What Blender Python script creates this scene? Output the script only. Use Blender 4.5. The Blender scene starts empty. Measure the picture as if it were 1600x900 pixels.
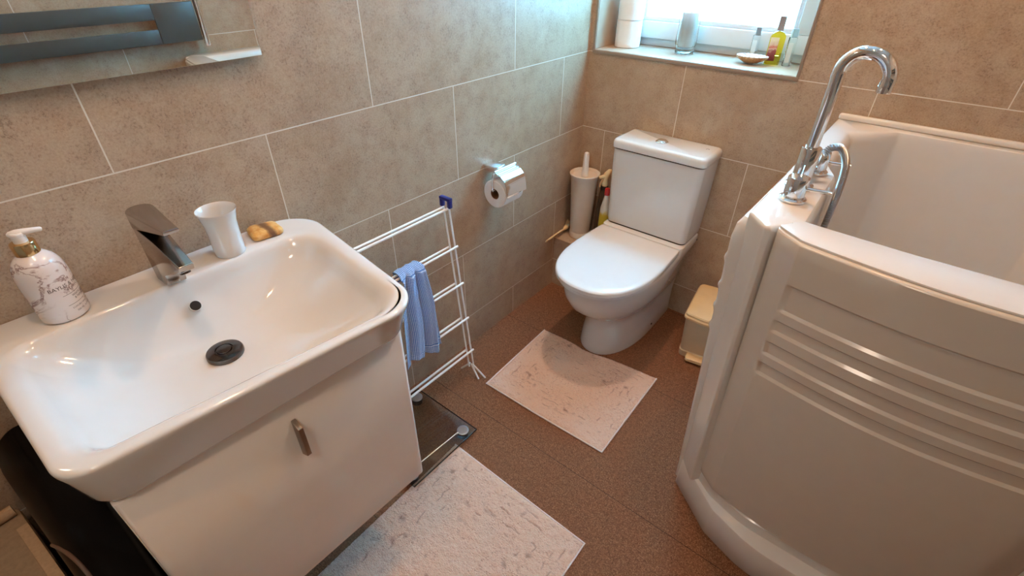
import bpy, bmesh, math, random
from mathutils import Vector, Matrix, noise
random.seed(7)
C = bpy.context.scene.collection
S = bpy.context.scene
PI = math.pi

# ------------------------------------------------------------------ camera
cam_d = bpy.data.cameras.new('camera')
cam_d.sensor_width = 36.0
cam_d.lens = 775.275 / 1600 * 36.0
cam_d.clip_start = 0.02
cam = bpy.data.objects.new('camera', cam_d)
C.objects.link(cam)
R = ((0.77622125, 0.63042463, 0.00673534),
     (0.36623361, -0.44218414, -0.81874668),
     (-0.51317981, 0.63799528, -0.57411541))
M = Matrix.Identity(4)
for i in range(3):
    M[i][0] = R[0][i]; M[i][1] = -R[1][i]; M[i][2] = -R[2][i]
M[0][3], M[1][3], M[2][3] = 1.13498, -1.89875, 1.40381
cam.matrix_world = M
S.camera = cam

# ------------------------------------------------------------------ light and exposure
S.view_settings.view_transform = 'Standard'
S.view_settings.look = 'None'
S.view_settings.gamma = 1.0
S.view_settings.use_curve_mapping = False
S.view_settings.exposure = 0.3
ROOM_W, ROOM_Y, ROOM_H = 1.70, -2.75, 2.40
W = bpy.data.worlds.new('world'); S.world = W
W.use_nodes = True
bg = W.node_tree.nodes['Background']
bg.inputs['Color'].default_value = (0.62, 0.82, 1.0, 1)
bg.inputs['Strength'].default_value = 1.2

def area(name, loc, rot, size, power, col, size_y=None, shape='DISK', spread=PI):
    l = bpy.data.lights.new(name, 'AREA')
    l.shape = shape; l.size = size
    if size_y: l.size_y = size_y
    l.energy = power; l.color = col; l.spread = spread
    o = bpy.data.objects.new(name, l); C.objects.link(o)
    o.location = loc; o.rotation_euler = rot
    return o
WARM = (1.0, 0.60, 0.33)
# recessed ceiling spots (shadows place basin and toilet); the entrance lamp is added fill
area('basin_downlight', (0.56, -1.66, 2.385), (0, 0, 0), 0.07, 5.2, WARM)
area('toilet_downlight', (0.40, -0.46, 2.385), (0, 0, 0), 0.07, 9.5, WARM)
area('bath_downlight', (1.10, -0.75, 2.385), (0, 0, 0), 0.07, 4.5, WARM)
area('entrance_fill', (1.05, -2.45, 2.385), (0, 0, 0), 0.30, 5.5, (1.0, 0.80, 0.64))  # unseen neutral fill, added to lighten the fronts facing into the room
# daylight outside the frosted window
area('sky_at_window', (0.40, 0.75, 1.70), (-PI/2, 0, 0), 1.1, 205.0, (0.18, 0.63, 1.0), 1.4, 'RECTANGLE')

# ------------------------------------------------------------------ helpers
def bmesh_obj(name, bm, mat, parent=None, angle=35, smooth=True):
    bmesh.ops.recalc_face_normals(bm, faces=bm.faces)
    me = bpy.data.meshes.new(name); bm.to_mesh(me); bm.free()
    if smooth:
        me.polygons.foreach_set('use_smooth', [True]*len(me.polygons))
        me.set_sharp_from_angle(angle=math.radians(angle))
    mats = mat if isinstance(mat, (list, tuple)) else [mat]
    for m in mats: me.materials.append(m)
    o = bpy.data.objects.new(name, me); C.objects.link(o)
    if parent is not None:
        o.parent = parent
        if parent.type == 'EMPTY':
            o.matrix_parent_inverse = Matrix.Translation(-Vector(parent.location))
    return o

def tag(o, label, cat, group=None, kind=None):
    o['label'] = label; o['category'] = cat
    if group: o['group'] = group
    if kind: o['kind'] = kind
    return o

def thing(name, label, cat, loc, group=None):
    o = bpy.data.objects.new(name, None); C.objects.link(o)
    o.empty_display_size = 0.05
    o.location = loc
    return tag(o, label, cat, group)

def struct(o):
    o['kind'] = 'structure'; return o

def V(*a): return Vector(a)

def box(bm, x0, x1, y0, y1, z0, z1, bev=0.0, seg=2, mi=0):
    b = bmesh.new()
    v = [b.verts.new(p) for p in ((x0,y0,z0),(x1,y0,z0),(x1,y1,z0),(x0,y1,z0),(x0,y0,z1),(x1,y0,z1),(x1,y1,z1),(x0,y1,z1))]
    for f in ((0,3,2,1),(4,5,6,7),(0,1,5,4),(1,2,6,5),(2,3,7,6),(3,0,4,7)):
        b.faces.new([v[i] for i in f])
    if bev > 0:
        bmesh.ops.bevel(b, geom=list(b.edges), offset=bev, segments=seg, profile=0.5, affect='EDGES')
    merge(bm, b, mi)

def merge(bm, b, mi=0, mat=None):
    if mat is not None: bmesh.ops.transform(b, matrix=mat, verts=b.verts)
    vm = {}
    for v in b.verts: vm[v] = bm.verts.new(v.co)
    for f in b.faces:
        try:
            nf = bm.faces.new([vm[v] for v in f.verts]); nf.material_index = f.material_index if mi is None else mi
        except ValueError: pass
    b.free()

def loft(bm, rings, cap0=True, cap1=True, closed=True, mi=0):
    vs = [[bm.verts.new(p) for p in r] for r in rings]
    n = len(rings[0])
    for a, b in zip(vs, vs[1:]):
        for i in range(n if closed else n-1):
            j = (i+1) % n
            f = bm.faces.new((a[i], a[j], b[j], b[i])); f.material_index = mi
    if cap0: bm.faces.new(list(reversed(vs[0]))).material_index = mi
    if cap1: bm.faces.new(vs[-1]).material_index = mi
    return vs

def rpoly(pts, radii, n=6, seg=1):
    """closed outline with rounded corners (2D), same count for the same n, seg and corner count"""
    out = []; N = len(pts)
    arcs = []
    for i in range(N):
        p = Vector(pts[i]); a = Vector(pts[i-1]); b = Vector(pts[(i+1) % N])
        r = radii[i] if isinstance(radii, (list, tuple)) else radii
        da = (a-p).normalized(); db = (b-p).normalized()
        ang = da.angle(db); t = r/math.tan(ang/2) if ang < PI-1e-4 else r*0.2
        t = min(t, (a-p).length*0.49, (b-p).length*0.49)
        s, e = p+da*t, p+db*t
        w = math.cos((PI-ang)/2)
        arc = []
        for k in range(n+1):
            u = k/n
            B = ((1-u)**2, 2*u*(1-u)*w, u*u)
            arc.append((s*B[0]+p*B[1]+e*B[2])/sum(B))
        arcs.append(arc)
    for i in range(N):
        out += arcs[i]
        e = arcs[i][-1]; s = arcs[(i+1) % N][0]
        for k in range(1, seg): out.append(e.lerp(s, k/seg))
    return out

def ring(o2, z):
    return [Vector((p.x, p.y, z)) for p in o2]

def rrect(x0, x1, y0, y1, r, n=6, seg=1):
    return rpoly([(x0,y0),(x1,y0),(x1,y1),(x0,y1)], r, n, seg)

def tube(bm, pts, rad, n=12, caps=True, mi=0):
    pts = [Vector(p) for p in pts]
    rads = rad if isinstance(rad, (list, tuple)) else [rad]*len(pts)
    rings = []; up = None
    for i, p in enumerate(pts):
        d = ((pts[min(i+1, len(pts)-1)]-p).normalized() + (p-pts[max(i-1, 0)]).normalized())
        if d.length < 1e-6: d = pts[min(i+1, len(pts)-1)]-pts[max(i-1, 0)]
        d.normalize()
        if up is None:
            up = Vector((0,0,1)) if abs(d.z) < 0.9 else Vector((1,0,0))
        u = d.cross(up)
        if u.length < 1e-5: u = d.orthogonal()
        u.normalize(); up = u.cross(d).normalized()
        rings.append([p+(u*math.cos(2*PI*k/n)+up*math.sin(2*PI*k/n))*rads[i] for k in range(n)])
    loft(bm, rings, caps, caps, mi=mi)

def lathe(bm, prof, cx=0, cy=0, n=32, mi=0, caps=(True, True), axis=None, org=None):
    """prof: list of (r, z) from bottom to top"""
    rings = []
    for r, z in prof:
        rings.append([Vector((cx+r*math.cos(2*PI*k/n), cy+r*math.sin(2*PI*k/n), z)) for k in range(n)])
    if axis is not None:
        q = Vector((0,0,1)).rotation_difference(Vector(axis).normalized()).to_matrix()
        rings = [[Vector(org)+q @ p for p in r] for r in rings]
    loft(bm, rings, caps[0], caps[1], mi=mi)

def arc_pts(c, u, v, r, a0, a1, n):
    c, u, v = Vector(c), Vector(u), Vector(v)
    return [c+u*r*math.cos(a0+(a1-a0)*k/n)+v*r*math.sin(a0+(a1-a0)*k/n) for k in range(n+1)]

def smooth_path(pts, per=6):
    """Catmull-Rom through the points"""
    P = [Vector(p) for p in pts]; P = [P[0]*2-P[1]]+P+[P[-1]*2-P[-2]]
    out = []
    for i in range(1, len(P)-2):
        for k in range(per):
            t = k/per; a, b, c, d = P[i-1], P[i], P[i+1], P[i+2]
            out.append(0.5*((2*b)+(c-a)*t+(2*a-5*b+4*c-d)*t*t+(3*b-a-3*c+d)*t**3))
    out.append(P[-2]); return out

# ------------------------------------------------------------------ materials
def new_mat(name):
    m = bpy.data.materials.new(name); m.use_nodes = True
    nt = m.node_tree; b = nt.nodes['Principled BSDF']
    return m, nt, b

class NG:
    def __init__(s, nt): s.nt = nt
    def n(s, t, **kw):
        x = s.nt.nodes.new(t)
        for k, v in kw.items(): setattr(x, k, v)
        return x
    def l(s, a, b): s.nt.links.new(a, b)
    def math(s, op, a, b=None, clamp=False):
        x = s.n('ShaderNodeMath', operation=op, use_clamp=clamp)
        for i, q in enumerate((a, b)):
            if q is None: continue
            if isinstance(q, (int, float)): x.inputs[i].default_value = q
            else: s.l(q, x.inputs[i])
        return x.outputs[0]
    def noise(s, vec, scale, detail=4, rough=0.5, dist=0.0):
        x = s.n('ShaderNodeTexNoise'); x.inputs['Scale'].default_value = scale
        x.inputs['Detail'].default_value = detail; x.inputs['Roughness'].default_value = rough
        x.inputs['Distortion'].default_value = dist
        s.l(vec, x.inputs['Vector']); return x.outputs['Fac']
    def ramp(s, fac, stops):
        x = s.n('ShaderNodeValToRGB'); e = x.color_ramp.elements
        while len(e) < len(stops): e.new(0.5)
        for i, (p, c) in enumerate(stops):
            e[i].position = p; e[i].color = (*c, 1) if len(c) == 3 else c
        s.l(fac, x.inputs[0]); return x.outputs[0]
    def mix(s, fac, a, b, mode='MIX'):
        x = s.n('ShaderNodeMix', data_type='RGBA', blend_type=mode)
        if isinstance(fac, (int, float)): x.inputs[0].default_value = fac
        else: s.l(fac, x.inputs[0])
        for i, q in ((6, a), (7, b)):
            if isinstance(q, tuple): x.inputs[i].default_value = (*q, 1)
            else: s.l(q, x.inputs[i])
        return x.outputs[2]
    def bump(s, h, strength, dist, normal=None):
        x = s.n('ShaderNodeBump'); x.inputs['Strength'].default_value = strength
        x.inputs['Distance'].default_value = dist; s.l(h, x.inputs['Height'])
        if normal is not None: s.l(normal, x.inputs['Normal'])
        return x.outputs[0]

def plain(name, col, rough=0.4, metal=0.0, spec=0.5, coat=0.0, var=0.04, vscale=25, bump=0.0, bscale=200, trans=0.0, ior=1.45, sss=0.0):
    m, nt, b = new_mat(name); g = NG(nt)
    tc = g.n('ShaderNodeTexCoord').outputs['Object']
    f = g.noise(tc, vscale, 3)
    lo = tuple(c*(1-var) for c in col); hi = tuple(min(1, c*(1+var)) for c in col)
    g.l(g.ramp(f, [(0.3, lo), (0.7, hi)]), b.inputs['Base Color'])
    b.inputs['Roughness'].default_value = rough; b.inputs['Metallic'].default_value = metal
    b.inputs['Specular IOR Level'].default_value = spec
    b.inputs['Coat Weight'].default_value = coat; b.inputs['Coat Roughness'].default_value = 0.03
    b.inputs['Transmission Weight'].default_value = trans; b.inputs['IOR'].default_value = ior
    if bump > 0:
        g.l(g.bump(g.noise(tc, bscale, 2), bump, 0.001), b.inputs['Normal'])
    return m

def tile_mat(name, u_expr, dz=0.0):
    """stone-look wall tiles 600 x 300 in half bond; u_expr(axis outputs) gives the running coordinate"""
    m, nt, b = new_mat(name); g = NG(nt)
    tc = g.n('ShaderNodeTexCoord').outputs['Object']
    sp = g.n('ShaderNodeSeparateXYZ'); g.l(tc, sp.inputs[0])
    u = u_expr(g, sp.outputs); v = g.math('ADD', sp.outputs[2], 3.0-0.1407+dz)
    cb = g.n('ShaderNodeCombineXYZ'); g.l(u, cb.inputs[0]); g.l(v, cb.inputs[1])
    br = g.n('ShaderNodeTexBrick'); br.offset = 0.5; br.offset_frequency = 2; br.squash = 1.0
    g.l(cb.outputs[0], br.inputs['Vector'])
    for k, x in (('Scale', 1.0), ('Mortar Size', 0.0015), ('Mortar Smooth', 0.15), ('Bias', 0.0), ('Brick Width', 0.6), ('Row Height', 0.3)):
        br.inputs[k].default_value = x
    br.inputs['Color1'].default_value = (0, 0, 0, 1); br.inputs['Color2'].default_value = (1, 1, 1, 1)
    br.inputs['Mortar'].default_value = (0.5, 0.5, 0.5, 1)
    tile = br.outputs['Color']; grout = br.outputs['Fac']
    off = g.n('ShaderNodeVectorMath', operation='SCALE'); g.l(tile, off.inputs[0]); off.inputs['Scale'].default_value = 7.3
    ad = g.n('ShaderNodeVectorMath', operation='ADD'); g.l(tc, ad.inputs[0]); g.l(off.outputs[0], ad.inputs[1])
    p = ad.outputs[0]
    big = g.noise(p, 6.0, 5, 0.6, 0.4); mid = g.noise(p, 22.0, 5, 0.62, 0.2); fine = g.noise(p, 260.0, 3, 0.6, 0.1); sp2 = g.noise(p, 230.0, 4, 0.65, 0.3)
    base = g.ramp(big, [(0.32, (0.43, 0.295, 0.18)), (0.5, (0.50, 0.37, 0.245)), (0.68, (0.55, 0.43, 0.31))])
    base = g.mix(g.math('MULTIPLY', g.ramp(mid, [(0.42, (0, 0, 0)), (0.68, (1, 1, 1))]), 0.55), base, (0.38, 0.235, 0.14))
    # pits and flecks gather where the mid noise is high
    msk = g.math('MULTIPLY', g.ramp(sp2, [(0.54, (0, 0, 0)), (0.61, (1, 1, 1))]), g.ramp(mid, [(0.38, (0.22,)*3), (0.62, (1, 1, 1))]))
    base = g.mix(g.math('MULTIPLY', msk, 0.62), base, (0.13, 0.06, 0.03))
    base = g.mix(0.30, base, g.ramp(fine, [(0.3, (0.30, 0.20, 0.14)), (0.7, (0.60, 0.48, 0.38))]))
    col = g.mix(grout, base, (0.76, 0.71, 0.63))
    g.l(col, b.inputs['Base Color'])
    b.inputs['Roughness'].default_value = 0.34
    b.inputs['Specular IOR Level'].default_value = 0.5
    h = g.math('SUBTRACT', g.math('MULTIPLY', mid, 0.25), g.math('MULTIPLY', grout, 1.0))
    h = g.math('SUBTRACT', h, g.math('MULTIPLY', msk, 0.3))
    g.l(g.bump(h, 0.5, 0.0015), b.inputs['Normal'])
    return m

tile_left = tile_mat('stone_tiles_along_y', lambda g, o: g.math('ADD', g.math('MULTIPLY', o[1], -1.0), 6.3-0.1807))
tile_back = tile_mat('stone_tiles_along_x', lambda g, o: g.math('ADD', o[0], 6.3-0.409))
tile_right = tile_mat('stone_tiles_opposite', lambda g, o: g.math('ADD', g.math('MULTIPLY', o[1], -1.0), 6.3-0.530), 0.02)

def floor_mat():
    m, nt, b = new_mat('brown_speckled_vinyl'); g = NG(nt)
    tc = g.n('ShaderNodeTexCoord').outputs['Object']
    ad = g.n('ShaderNodeVectorMath', operation='ADD'); g.l(tc, ad.inputs[0]); ad.inputs[1].default_value = (5.62, 6.015, 0)
    br = g.n('ShaderNodeTexBrick'); br.offset = 0.0
    g.l(ad.outputs[0], br.inputs['Vector'])
    for k, x in (('Scale', 1.0), ('Mortar Size', 0.0009), ('Mortar Smooth', 0.3), ('Brick Width', 4.0), ('Row Height', 0.5)):
        br.inputs[k].default_value = x
    n1 = g.noise(tc, 260, 3, 0.7, 0.5); n2 = g.noise(tc, 9, 4, 0.6); n3 = g.noise(tc, 90, 4, 0.7)
    c = g.ramp(n1, [(0.36, (0.040, 0.015, 0.006)), (0.50, (0.20, 0.088, 0.042)), (0.64, (0.62, 0.34, 0.19))])
    c = g.mix(0.55, c, g.ramp(n3, [(0.35, (0.11, 0.043, 0.020)), (0.65, (0.32, 0.15, 0.075))]))
    c = g.mix(g.math('MULTIPLY', n2, 0.45), c, (0.19, 0.080, 0.038))
    c = g.mix(br.outputs['Fac'], c, (0.03, 0.016, 0.011))
    g.l(c, b.inputs['Base Color']); b.inputs['Roughness'].default_value = 0.75
    b.inputs['Specular IOR Level'].default_value = 0.15
    h = g.math('SUBTRACT', n1, g.math('MULTIPLY', br.outputs['Fac'], 1.5))
    g.l(g.bump(h, 0.6, 0.001), b.inputs['Normal'])
    return m

ceramic = plain('white_ceramic', (0.73, 0.72, 0.70), 0.10, spec=0.6, coat=0.6, var=0.01)
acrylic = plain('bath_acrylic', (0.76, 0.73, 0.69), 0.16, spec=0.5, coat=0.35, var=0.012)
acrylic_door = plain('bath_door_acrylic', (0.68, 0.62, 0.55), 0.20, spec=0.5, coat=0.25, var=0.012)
gloss_white = plain('cabinet_gloss_white', (0.88, 0.82, 0.76), 0.14, coat=0.4, var=0.01)
seat_white = plain('toilet_seat_white', (0.77, 0.77, 0.77), 0.13, coat=0.4, var=0.01)
chrome = plain('chrome', (0.86, 0.87, 0.88), 0.05, metal=1.0, var=0.01)
tap_metal = plain('tinted_tap_chrome', (0.45, 0.425, 0.40), 0.13, metal=1.0, var=0.02)
dark_chrome = plain('smoked_chrome', (0.13, 0.115, 0.105), 0.14, metal=1.0, var=0.02)
satin = plain('satin_steel', (0.55, 0.56, 0.57), 0.28, metal=1.0, var=0.03)
bronze = plain('handle_satin_metal', (0.30, 0.24, 0.19), 0.38, metal=0.9, var=0.08)
gold = plain('gold_collar', (0.80, 0.56, 0.28), 0.14, metal=1.0, var=0.03)
white_plastic = plain('white_plastic', (0.82, 0.80, 0.77), 0.3, var=0.02)
white_wire = plain('white_coated_wire', (0.86, 0.88, 0.88), 0.3, var=0.02)
blue_plastic = plain('blue_plastic', (0.01, 0.016, 0.18), 0.3, var=0.05)
cream_plastic = plain('cream_plastic', (0.80, 0.60, 0.34), 0.32, var=0.03)
bin_body_m = plain('bin_body_cream', (0.64, 0.52, 0.37), 0.35, var=0.03)
tissue = plain('toilet_tissue', (0.86, 0.85, 0.83), 0.95, spec=0.1, var=0.02, bump=0.5, bscale=160)
cardboard = plain('cardboard_core', (0.20, 0.11, 0.06), 0.9, var=0.1)
black_gap = plain('black_rubber_and_gap_shade', (0.012, 0.012, 0.013), 0.5, var=0.1)
black_bag = plain('black_glossy_vinyl', (0.0025, 0.0025, 0.003), 0.40, spec=0.16, coat=0.0, var=0.2)
hamper_m = plain('beige_canvas', (0.33, 0.24, 0.155), 0.85, spec=0.15, var=0.10, vscale=120, bump=0.5, bscale=900)
hamper_trim_m = plain('tan_binding_tape', (0.46, 0.32, 0.20), 0.8, spec=0.15, var=0.08, vscale=160, bump=0.4, bscale=900)
upvc = plain('white_upvc', (0.72, 0.74, 0.75), 0.25, var=0.01)
trim_m = plain('taupe_tile_trim', (0.34, 0.27, 0.21), 0.35, var=0.04)
sill_m = plain('beige_sill_tile', (0.47, 0.37, 0.28), 0.22, var=0.08, vscale=12)
wax = plain('white_candle_wax', (0.80, 0.77, 0.74), 0.5, var=0.02)
label_ink = plain('dark_label_ink', (0.05, 0.03, 0.025), 0.5, var=0.05)
anthracite = plain('dark_grey_panel', (0.075, 0.080, 0.070), 0.35, var=0.04)
paint = plain('white_ceiling_paint', (0.80, 0.77, 0.72), 0.9, spec=0.1, var=0.01)
pale_wall = plain('pale_wall_paint', (0.30, 0.25, 0.20), 0.9, spec=0.1, var=0.02)
bristle_m = plain('straw_bristle', (0.62, 0.48, 0.27), 0.8, var=0.12, vscale=200)
brush_pot_m = plain('ivory_pot_plastic', (0.72, 0.64, 0.55), 0.3, var=0.02)

def glass_mat(name, col, rough=0.0, ior=1.45):
    m, nt, b = new_mat(name)
    b.inputs['Base Color'].default_value = (*col, 1); b.inputs['Roughness'].default_value = rough
    b.inputs['Transmission Weight'].default_value = 1.0; b.inputs['IOR'].default_value = ior
    return m
def thin_glass(name, col, body=0.04):
    """thin clear glass: straight transmission with a fresnel reflection"""
    m, nt, b = new_mat(name); g = NG(nt)
    nt.nodes.remove(b); out = nt.nodes['Material Output']
    tr = g.n('ShaderNodeBsdfTransparent'); tr.inputs[0].default_value = (*col, 1)
    gl = g.n('ShaderNodeBsdfGlossy'); gl.inputs['Roughness'].default_value = 0.02
    lw = g.n('ShaderNodeLayerWeight'); lw.inputs['Blend'].default_value = 0.5
    mx = g.n('ShaderNodeMixShader'); g.l(g.math('ADD', g.math('MULTIPLY', g.math('POWER', lw.outputs['Facing'], 4.0), 0.7), body), mx.inputs[0])
    g.l(tr.outputs[0], mx.inputs[1]); g.l(gl.outputs[0], mx.inputs[2]); g.l(mx.outputs[0], out.inputs[0])
    return m
clear_glass = glass_mat('clear_glass', (0.95, 0.98, 0.98))
scale_glass = thin_glass('scale_glass', (0.80, 0.80, 0.78), 0.03)
yellow_oil = glass_mat('yellow_perfume', (1.0, 0.80, 0.06), 0.0, 1.36)
dark_bottle = plain('dark_translucent_bottle', (0.10, 0.075, 0.055), 0.2, var=0.15, trans=0.35)

def frosted():
    m, nt, b = new_mat('frosted_pane'); g = NG(nt)
    nt.nodes.remove(b); out = nt.nodes['Material Output']
    tr = g.n('ShaderNodeBsdfTranslucent'); tr.inputs[0].default_value = (0.92, 0.97, 0.98, 1)
    gl = g.n('ShaderNodeBsdfGlossy'); gl.inputs['Roughness'].default_value = 0.3
    tc = g.n('ShaderNodeTexCoord').outputs['Object']
    g.l(g.bump(g.noise(tc, 180, 2), 0.4, 0.001), gl.inputs['Normal'])
    mx = g.n('ShaderNodeMixShader'); mx.inputs[0].default_value = 0.06
    g.l(tr.outputs[0], mx.inputs[1]); g.l(gl.outputs[0], mx.inputs[2]); g.l(mx.outputs[0], out.inputs[0])
    return m
frost = frosted()

def mirror_mat():
    m, nt, b = new_mat('silvered_mirror')
    b.inputs['Base Color'].default_value = (0.82, 0.86, 0.84, 1); b.inputs['Metallic'].default_value = 1.0
    b.inputs['Roughness'].default_value = 0.012
    return m
mirror_m = mirror_mat()

def marble_mat():
    m, nt, b = new_mat('white_marble_print'); g = NG(nt)
    tc = g.n('ShaderNodeTexCoord').outputs['Object']
    w = g.noise(tc, 19, 5, 0.64, 0.6)
    vein = g.math('ABSOLUTE', g.math('SUBTRACT', w, 0.5))
    w2 = g.noise(tc, 11, 5, 0.6, 0.8)
    v = g.ramp(vein, [(0.0, (0.26, 0.18, 0.18)), (0.012, (0.50, 0.40, 0.39)), (0.040, (0.80, 0.75, 0.74))])
    c = g.mix(g.ramp(w2, [(0.42, (0, 0, 0)), (0.56, (1, 1, 1))]), (0.80, 0.76, 0.75), v)
    g.l(c, b.inputs['Base Color']); b.inputs['Roughness'].default_value = 0.22; b.inputs['Coat Weight'].default_value = 0.3
    return m
marble = marble_mat()

def soap_mat():
    m, nt, b = new_mat('honey_soap'); g = NG(nt)
    tc = g.n('ShaderNodeTexCoord').outputs['Object']
    sp = g.n('ShaderNodeSeparateXYZ'); g.l(tc, sp.inputs[0])
    s = g.math('ADD', g.math('MULTIPLY', sp.outputs[1], 1.0), g.math('MULTIPLY', g.noise(tc, 60, 3), 0.012))
    d = g.math('ABSOLUTE', g.math('ADD', s, 1.456))
    base = g.ramp(g.noise(tc, 55, 3, 0.6), [(0.35, (0.62, 0.27, 0.05)), (0.65, (0.80, 0.52, 0.20))])
    c = g.mix(g.ramp(d, [(0.006, (1, 1, 1)), (0.011, (0, 0, 0))]), base, (0.19, 0.095, 0.045))
    g.l(c, b.inputs['Base Color']); b.inputs['Roughness'].default_value = 0.35
    return m

def check_mat():
    m, nt, b = new_mat('blue_white_check'); g = NG(nt)
    uv = g.n('ShaderNodeUVMap').outputs[0]
    sp = g.n('ShaderNodeSeparateXYZ'); g.l(uv, sp.inputs[0])
    k = 2*PI/0.0048
    a = g.math('SINE', g.math('MULTIPLY', sp.outputs[0], k)); c = g.math('SINE', g.math('MULTIPLY', sp.outputs[1], k))
    a = g.math('GREATER_THAN', a, 0.0); c = g.math('GREATER_THAN', c, 0.0)
    f = g.math('MULTIPLY', g.math('ADD', a, c), 0.5)
    col = g.ramp(f, [(0.0, (0.70, 0.80, 0.90)), (0.5, (0.20, 0.38, 0.70)), (1.0, (0.03, 0.09, 0.34))])
    g.l(col, b.inputs['Base Color']); b.inputs['Roughness'].default_value = 0.9; b.inputs['Specular IOR Level'].default_value = 0.1
    return m

def mat_pile():
    m, nt, b = new_mat('pink_cotton_pile'); g = NG(nt)
    tc = g.n('ShaderNodeTexCoord').outputs['Object']
    at = g.n('ShaderNodeAttribute'); at.attribute_name = 'worn'
    n = g.noise(tc, 420, 3, 0.7)
    c = g.ramp(n, [(0.30, (0.92, 0.54, 0.39)), (0.60, (1.0, 0.78, 0.63))])
    mp = g.n('ShaderNodeMapping'); mp.inputs['Scale'].default_value = (1.0, 2.6, 1.0); mp.inputs['Rotation'].default_value = (0, 0, 0.5)
    g.l(tc, mp.inputs['Vector'])
    fl = g.noise(mp.outputs[0], 105, 4, 0.62, 1.0); cl = g.noise(tc, 11, 3, 0.6)
    fk = g.math('MULTIPLY', g.ramp(fl, [(0.55, (0, 0, 0)), (0.63, (1, 1, 1))]), g.ramp(cl, [(0.38, (0.22,)*3), (0.62, (1, 1, 1))]))
    c = g.mix(g.math('MULTIPLY', fk, 0.75), c, (0.50, 0.22, 0.13))
    c = g.mix(g.math('MULTIPLY', at.outputs['Fac'], 0.85), c, (0.40, 0.17, 0.10))
    g.l(c, b.inputs['Base Color']); b.inputs['Roughness'].default_value = 0.95; b.inputs['Specular IOR Level'].default_value = 0.05
    b.inputs['Sheen Weight'].default_value = 0.25
    hb = g.math('ADD', g.math('MULTIPLY', g.noise(tc, 260, 3, 0.7, 0.6), 1.0), g.math('MULTIPLY', fl, 0.8))
    g.l(g.bump(hb, 1.0, 0.005), b.inputs['Normal'])
    return m
pile = mat_pile()
hem_m = plain('pale_pink_hem', (0.78, 0.66, 0.62), 0.9, spec=0.1, var=0.05, vscale=300, bump=0.4, bscale=900)

# ------------------------------------------------------------------ the room
def quad(name, pts, mat):
    bm = bmesh.new(); bm.faces.new([bm.verts.new(p) for p in pts])
    me = bpy.data.meshes.new(name); bm.to_mesh(me); bm.free(); me.materials.append(mat)
    o = bpy.data.objects.new(name, me); C.objects.link(o); return struct(o)

def slab(name, x0, x1, y0, y1, z0, z1, mat):
    bm = bmesh.new(); box(bm, x0, x1, y0, y1, z0, z1)
    return struct(bmesh_obj(name, bm, mat, smooth=False))

T = 0.12
slab('floor', -T, ROOM_W+T, ROOM_Y-T, T, -T, 0, floor_mat())
slab('ceiling', -T, ROOM_W+T, ROOM_Y-T, 0.30, ROOM_H, ROOM_H+T, paint)
slab('wall_left', -T, 0, ROOM_Y, 0.0, 0, ROOM_H, tile_left)
slab('wall_right', ROOM_W, ROOM_W+T, ROOM_Y, 0.0, 0, ROOM_H, tile_right)
slab('wall_front', -T, ROOM_W+T, ROOM_Y-T, ROOM_Y, 0, ROOM_H, pale_wall)
# back wall with the window opening
WX0, WX1, WZ0, WZ1, WD = 0.025, 0.775, 1.050, 2.10, 0.26
bm = bmesh.new()
box(bm, -T, ROOM_W+T, 0, WD, 0, WZ0-0.012)
box(bm, -T, ROOM_W+T, 0, WD, WZ1, ROOM_H)
box(bm, -T, WX0-0.008, 0, WD, WZ0-0.012, WZ1)
box(bm, WX1+0.008, ROOM_W+T, 0, WD, WZ0-0.012, WZ1)
struct(bmesh_obj('wall_back', bm, tile_back, smooth=False))
# sill and lined reveals
bm = bmesh.new()
box(bm, WX0-0.008, WX1+0.008, 0.002, WD-0.03, WZ0-0.012, WZ0, 0.001)
struct(bmesh_obj('trim_1', bm, sill_m))
bm = bmesh.new()
box(bm, WX0-0.008, WX0, 0.002, WD-0.03, WZ0+0.0005, WZ1)
box(bm, WX1, WX1+0.008, 0.002, WD-0.03, WZ0+0.0005, WZ1)
struct(bmesh_obj('trim_2', bm, sill_m))
# metal edge trim round the opening
bm = bmesh.new()
box(bm, WX0-0.010, WX1+0.010, -0.0035, 0.002, WZ0-0.014, WZ0-0.001, 0.001)
box(bm, WX0-0.010, WX0-0.001, -0.0035, 0.002, WZ0-0.001, WZ1, 0.001)
box(bm, WX1+0.001, WX1+0.010, -0.0035, 0.002, WZ0-0.001, WZ1, 0.001)
struct(bmesh_obj('trim_3', bm, trim_m))
# window: outer frame, opening sash, frosted pane
win = bpy.data.objects.new('window_1', None); C.objects.link(win); win.location = (0.40, WD, WZ0); win['kind'] = 'structure'
bm = bmesh.new()
F0, F1 = WD-0.035, WD+0.03
fx0, fx1 = WX0-0.006, WX1+0.006
box(bm, fx0, fx1, F0, F1, WZ0+0.0, WZ0+0.028, 0.003)
box(bm, fx0, fx0+0.045, F0, F1, WZ0+0.028, WZ1, 0.003)
box(bm, fx1-0.045, fx1, F0, F1, WZ0+0.028, WZ1, 0.003)
box(bm, fx0+0.045, fx1-0.045, F0, F1, WZ1-0.045, WZ1, 0.003)
bmesh_obj('frame', bm, upvc, win)
bm = bmesh.new()
sx0, sx1, sz0, sz1 = fx0+0.025, fx1-0.025, WZ0+0.029, WZ1-0.03
s0, s1 = F0-0.018, F0+0.035
sw = 0.062
for a in ((sx0, sx1, sz0, sz0+sw), (sx0, sx1, sz1-sw, sz1), (sx0, sx0+sw, sz0+sw, sz1-sw), (sx1-sw, sx1, sz0+sw, sz1-sw)):
    box(bm, a[0], a[1], s0, s1, a[2], a[3], 0.004)
bd = 0.016   # glazing bead, stepped back
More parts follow.
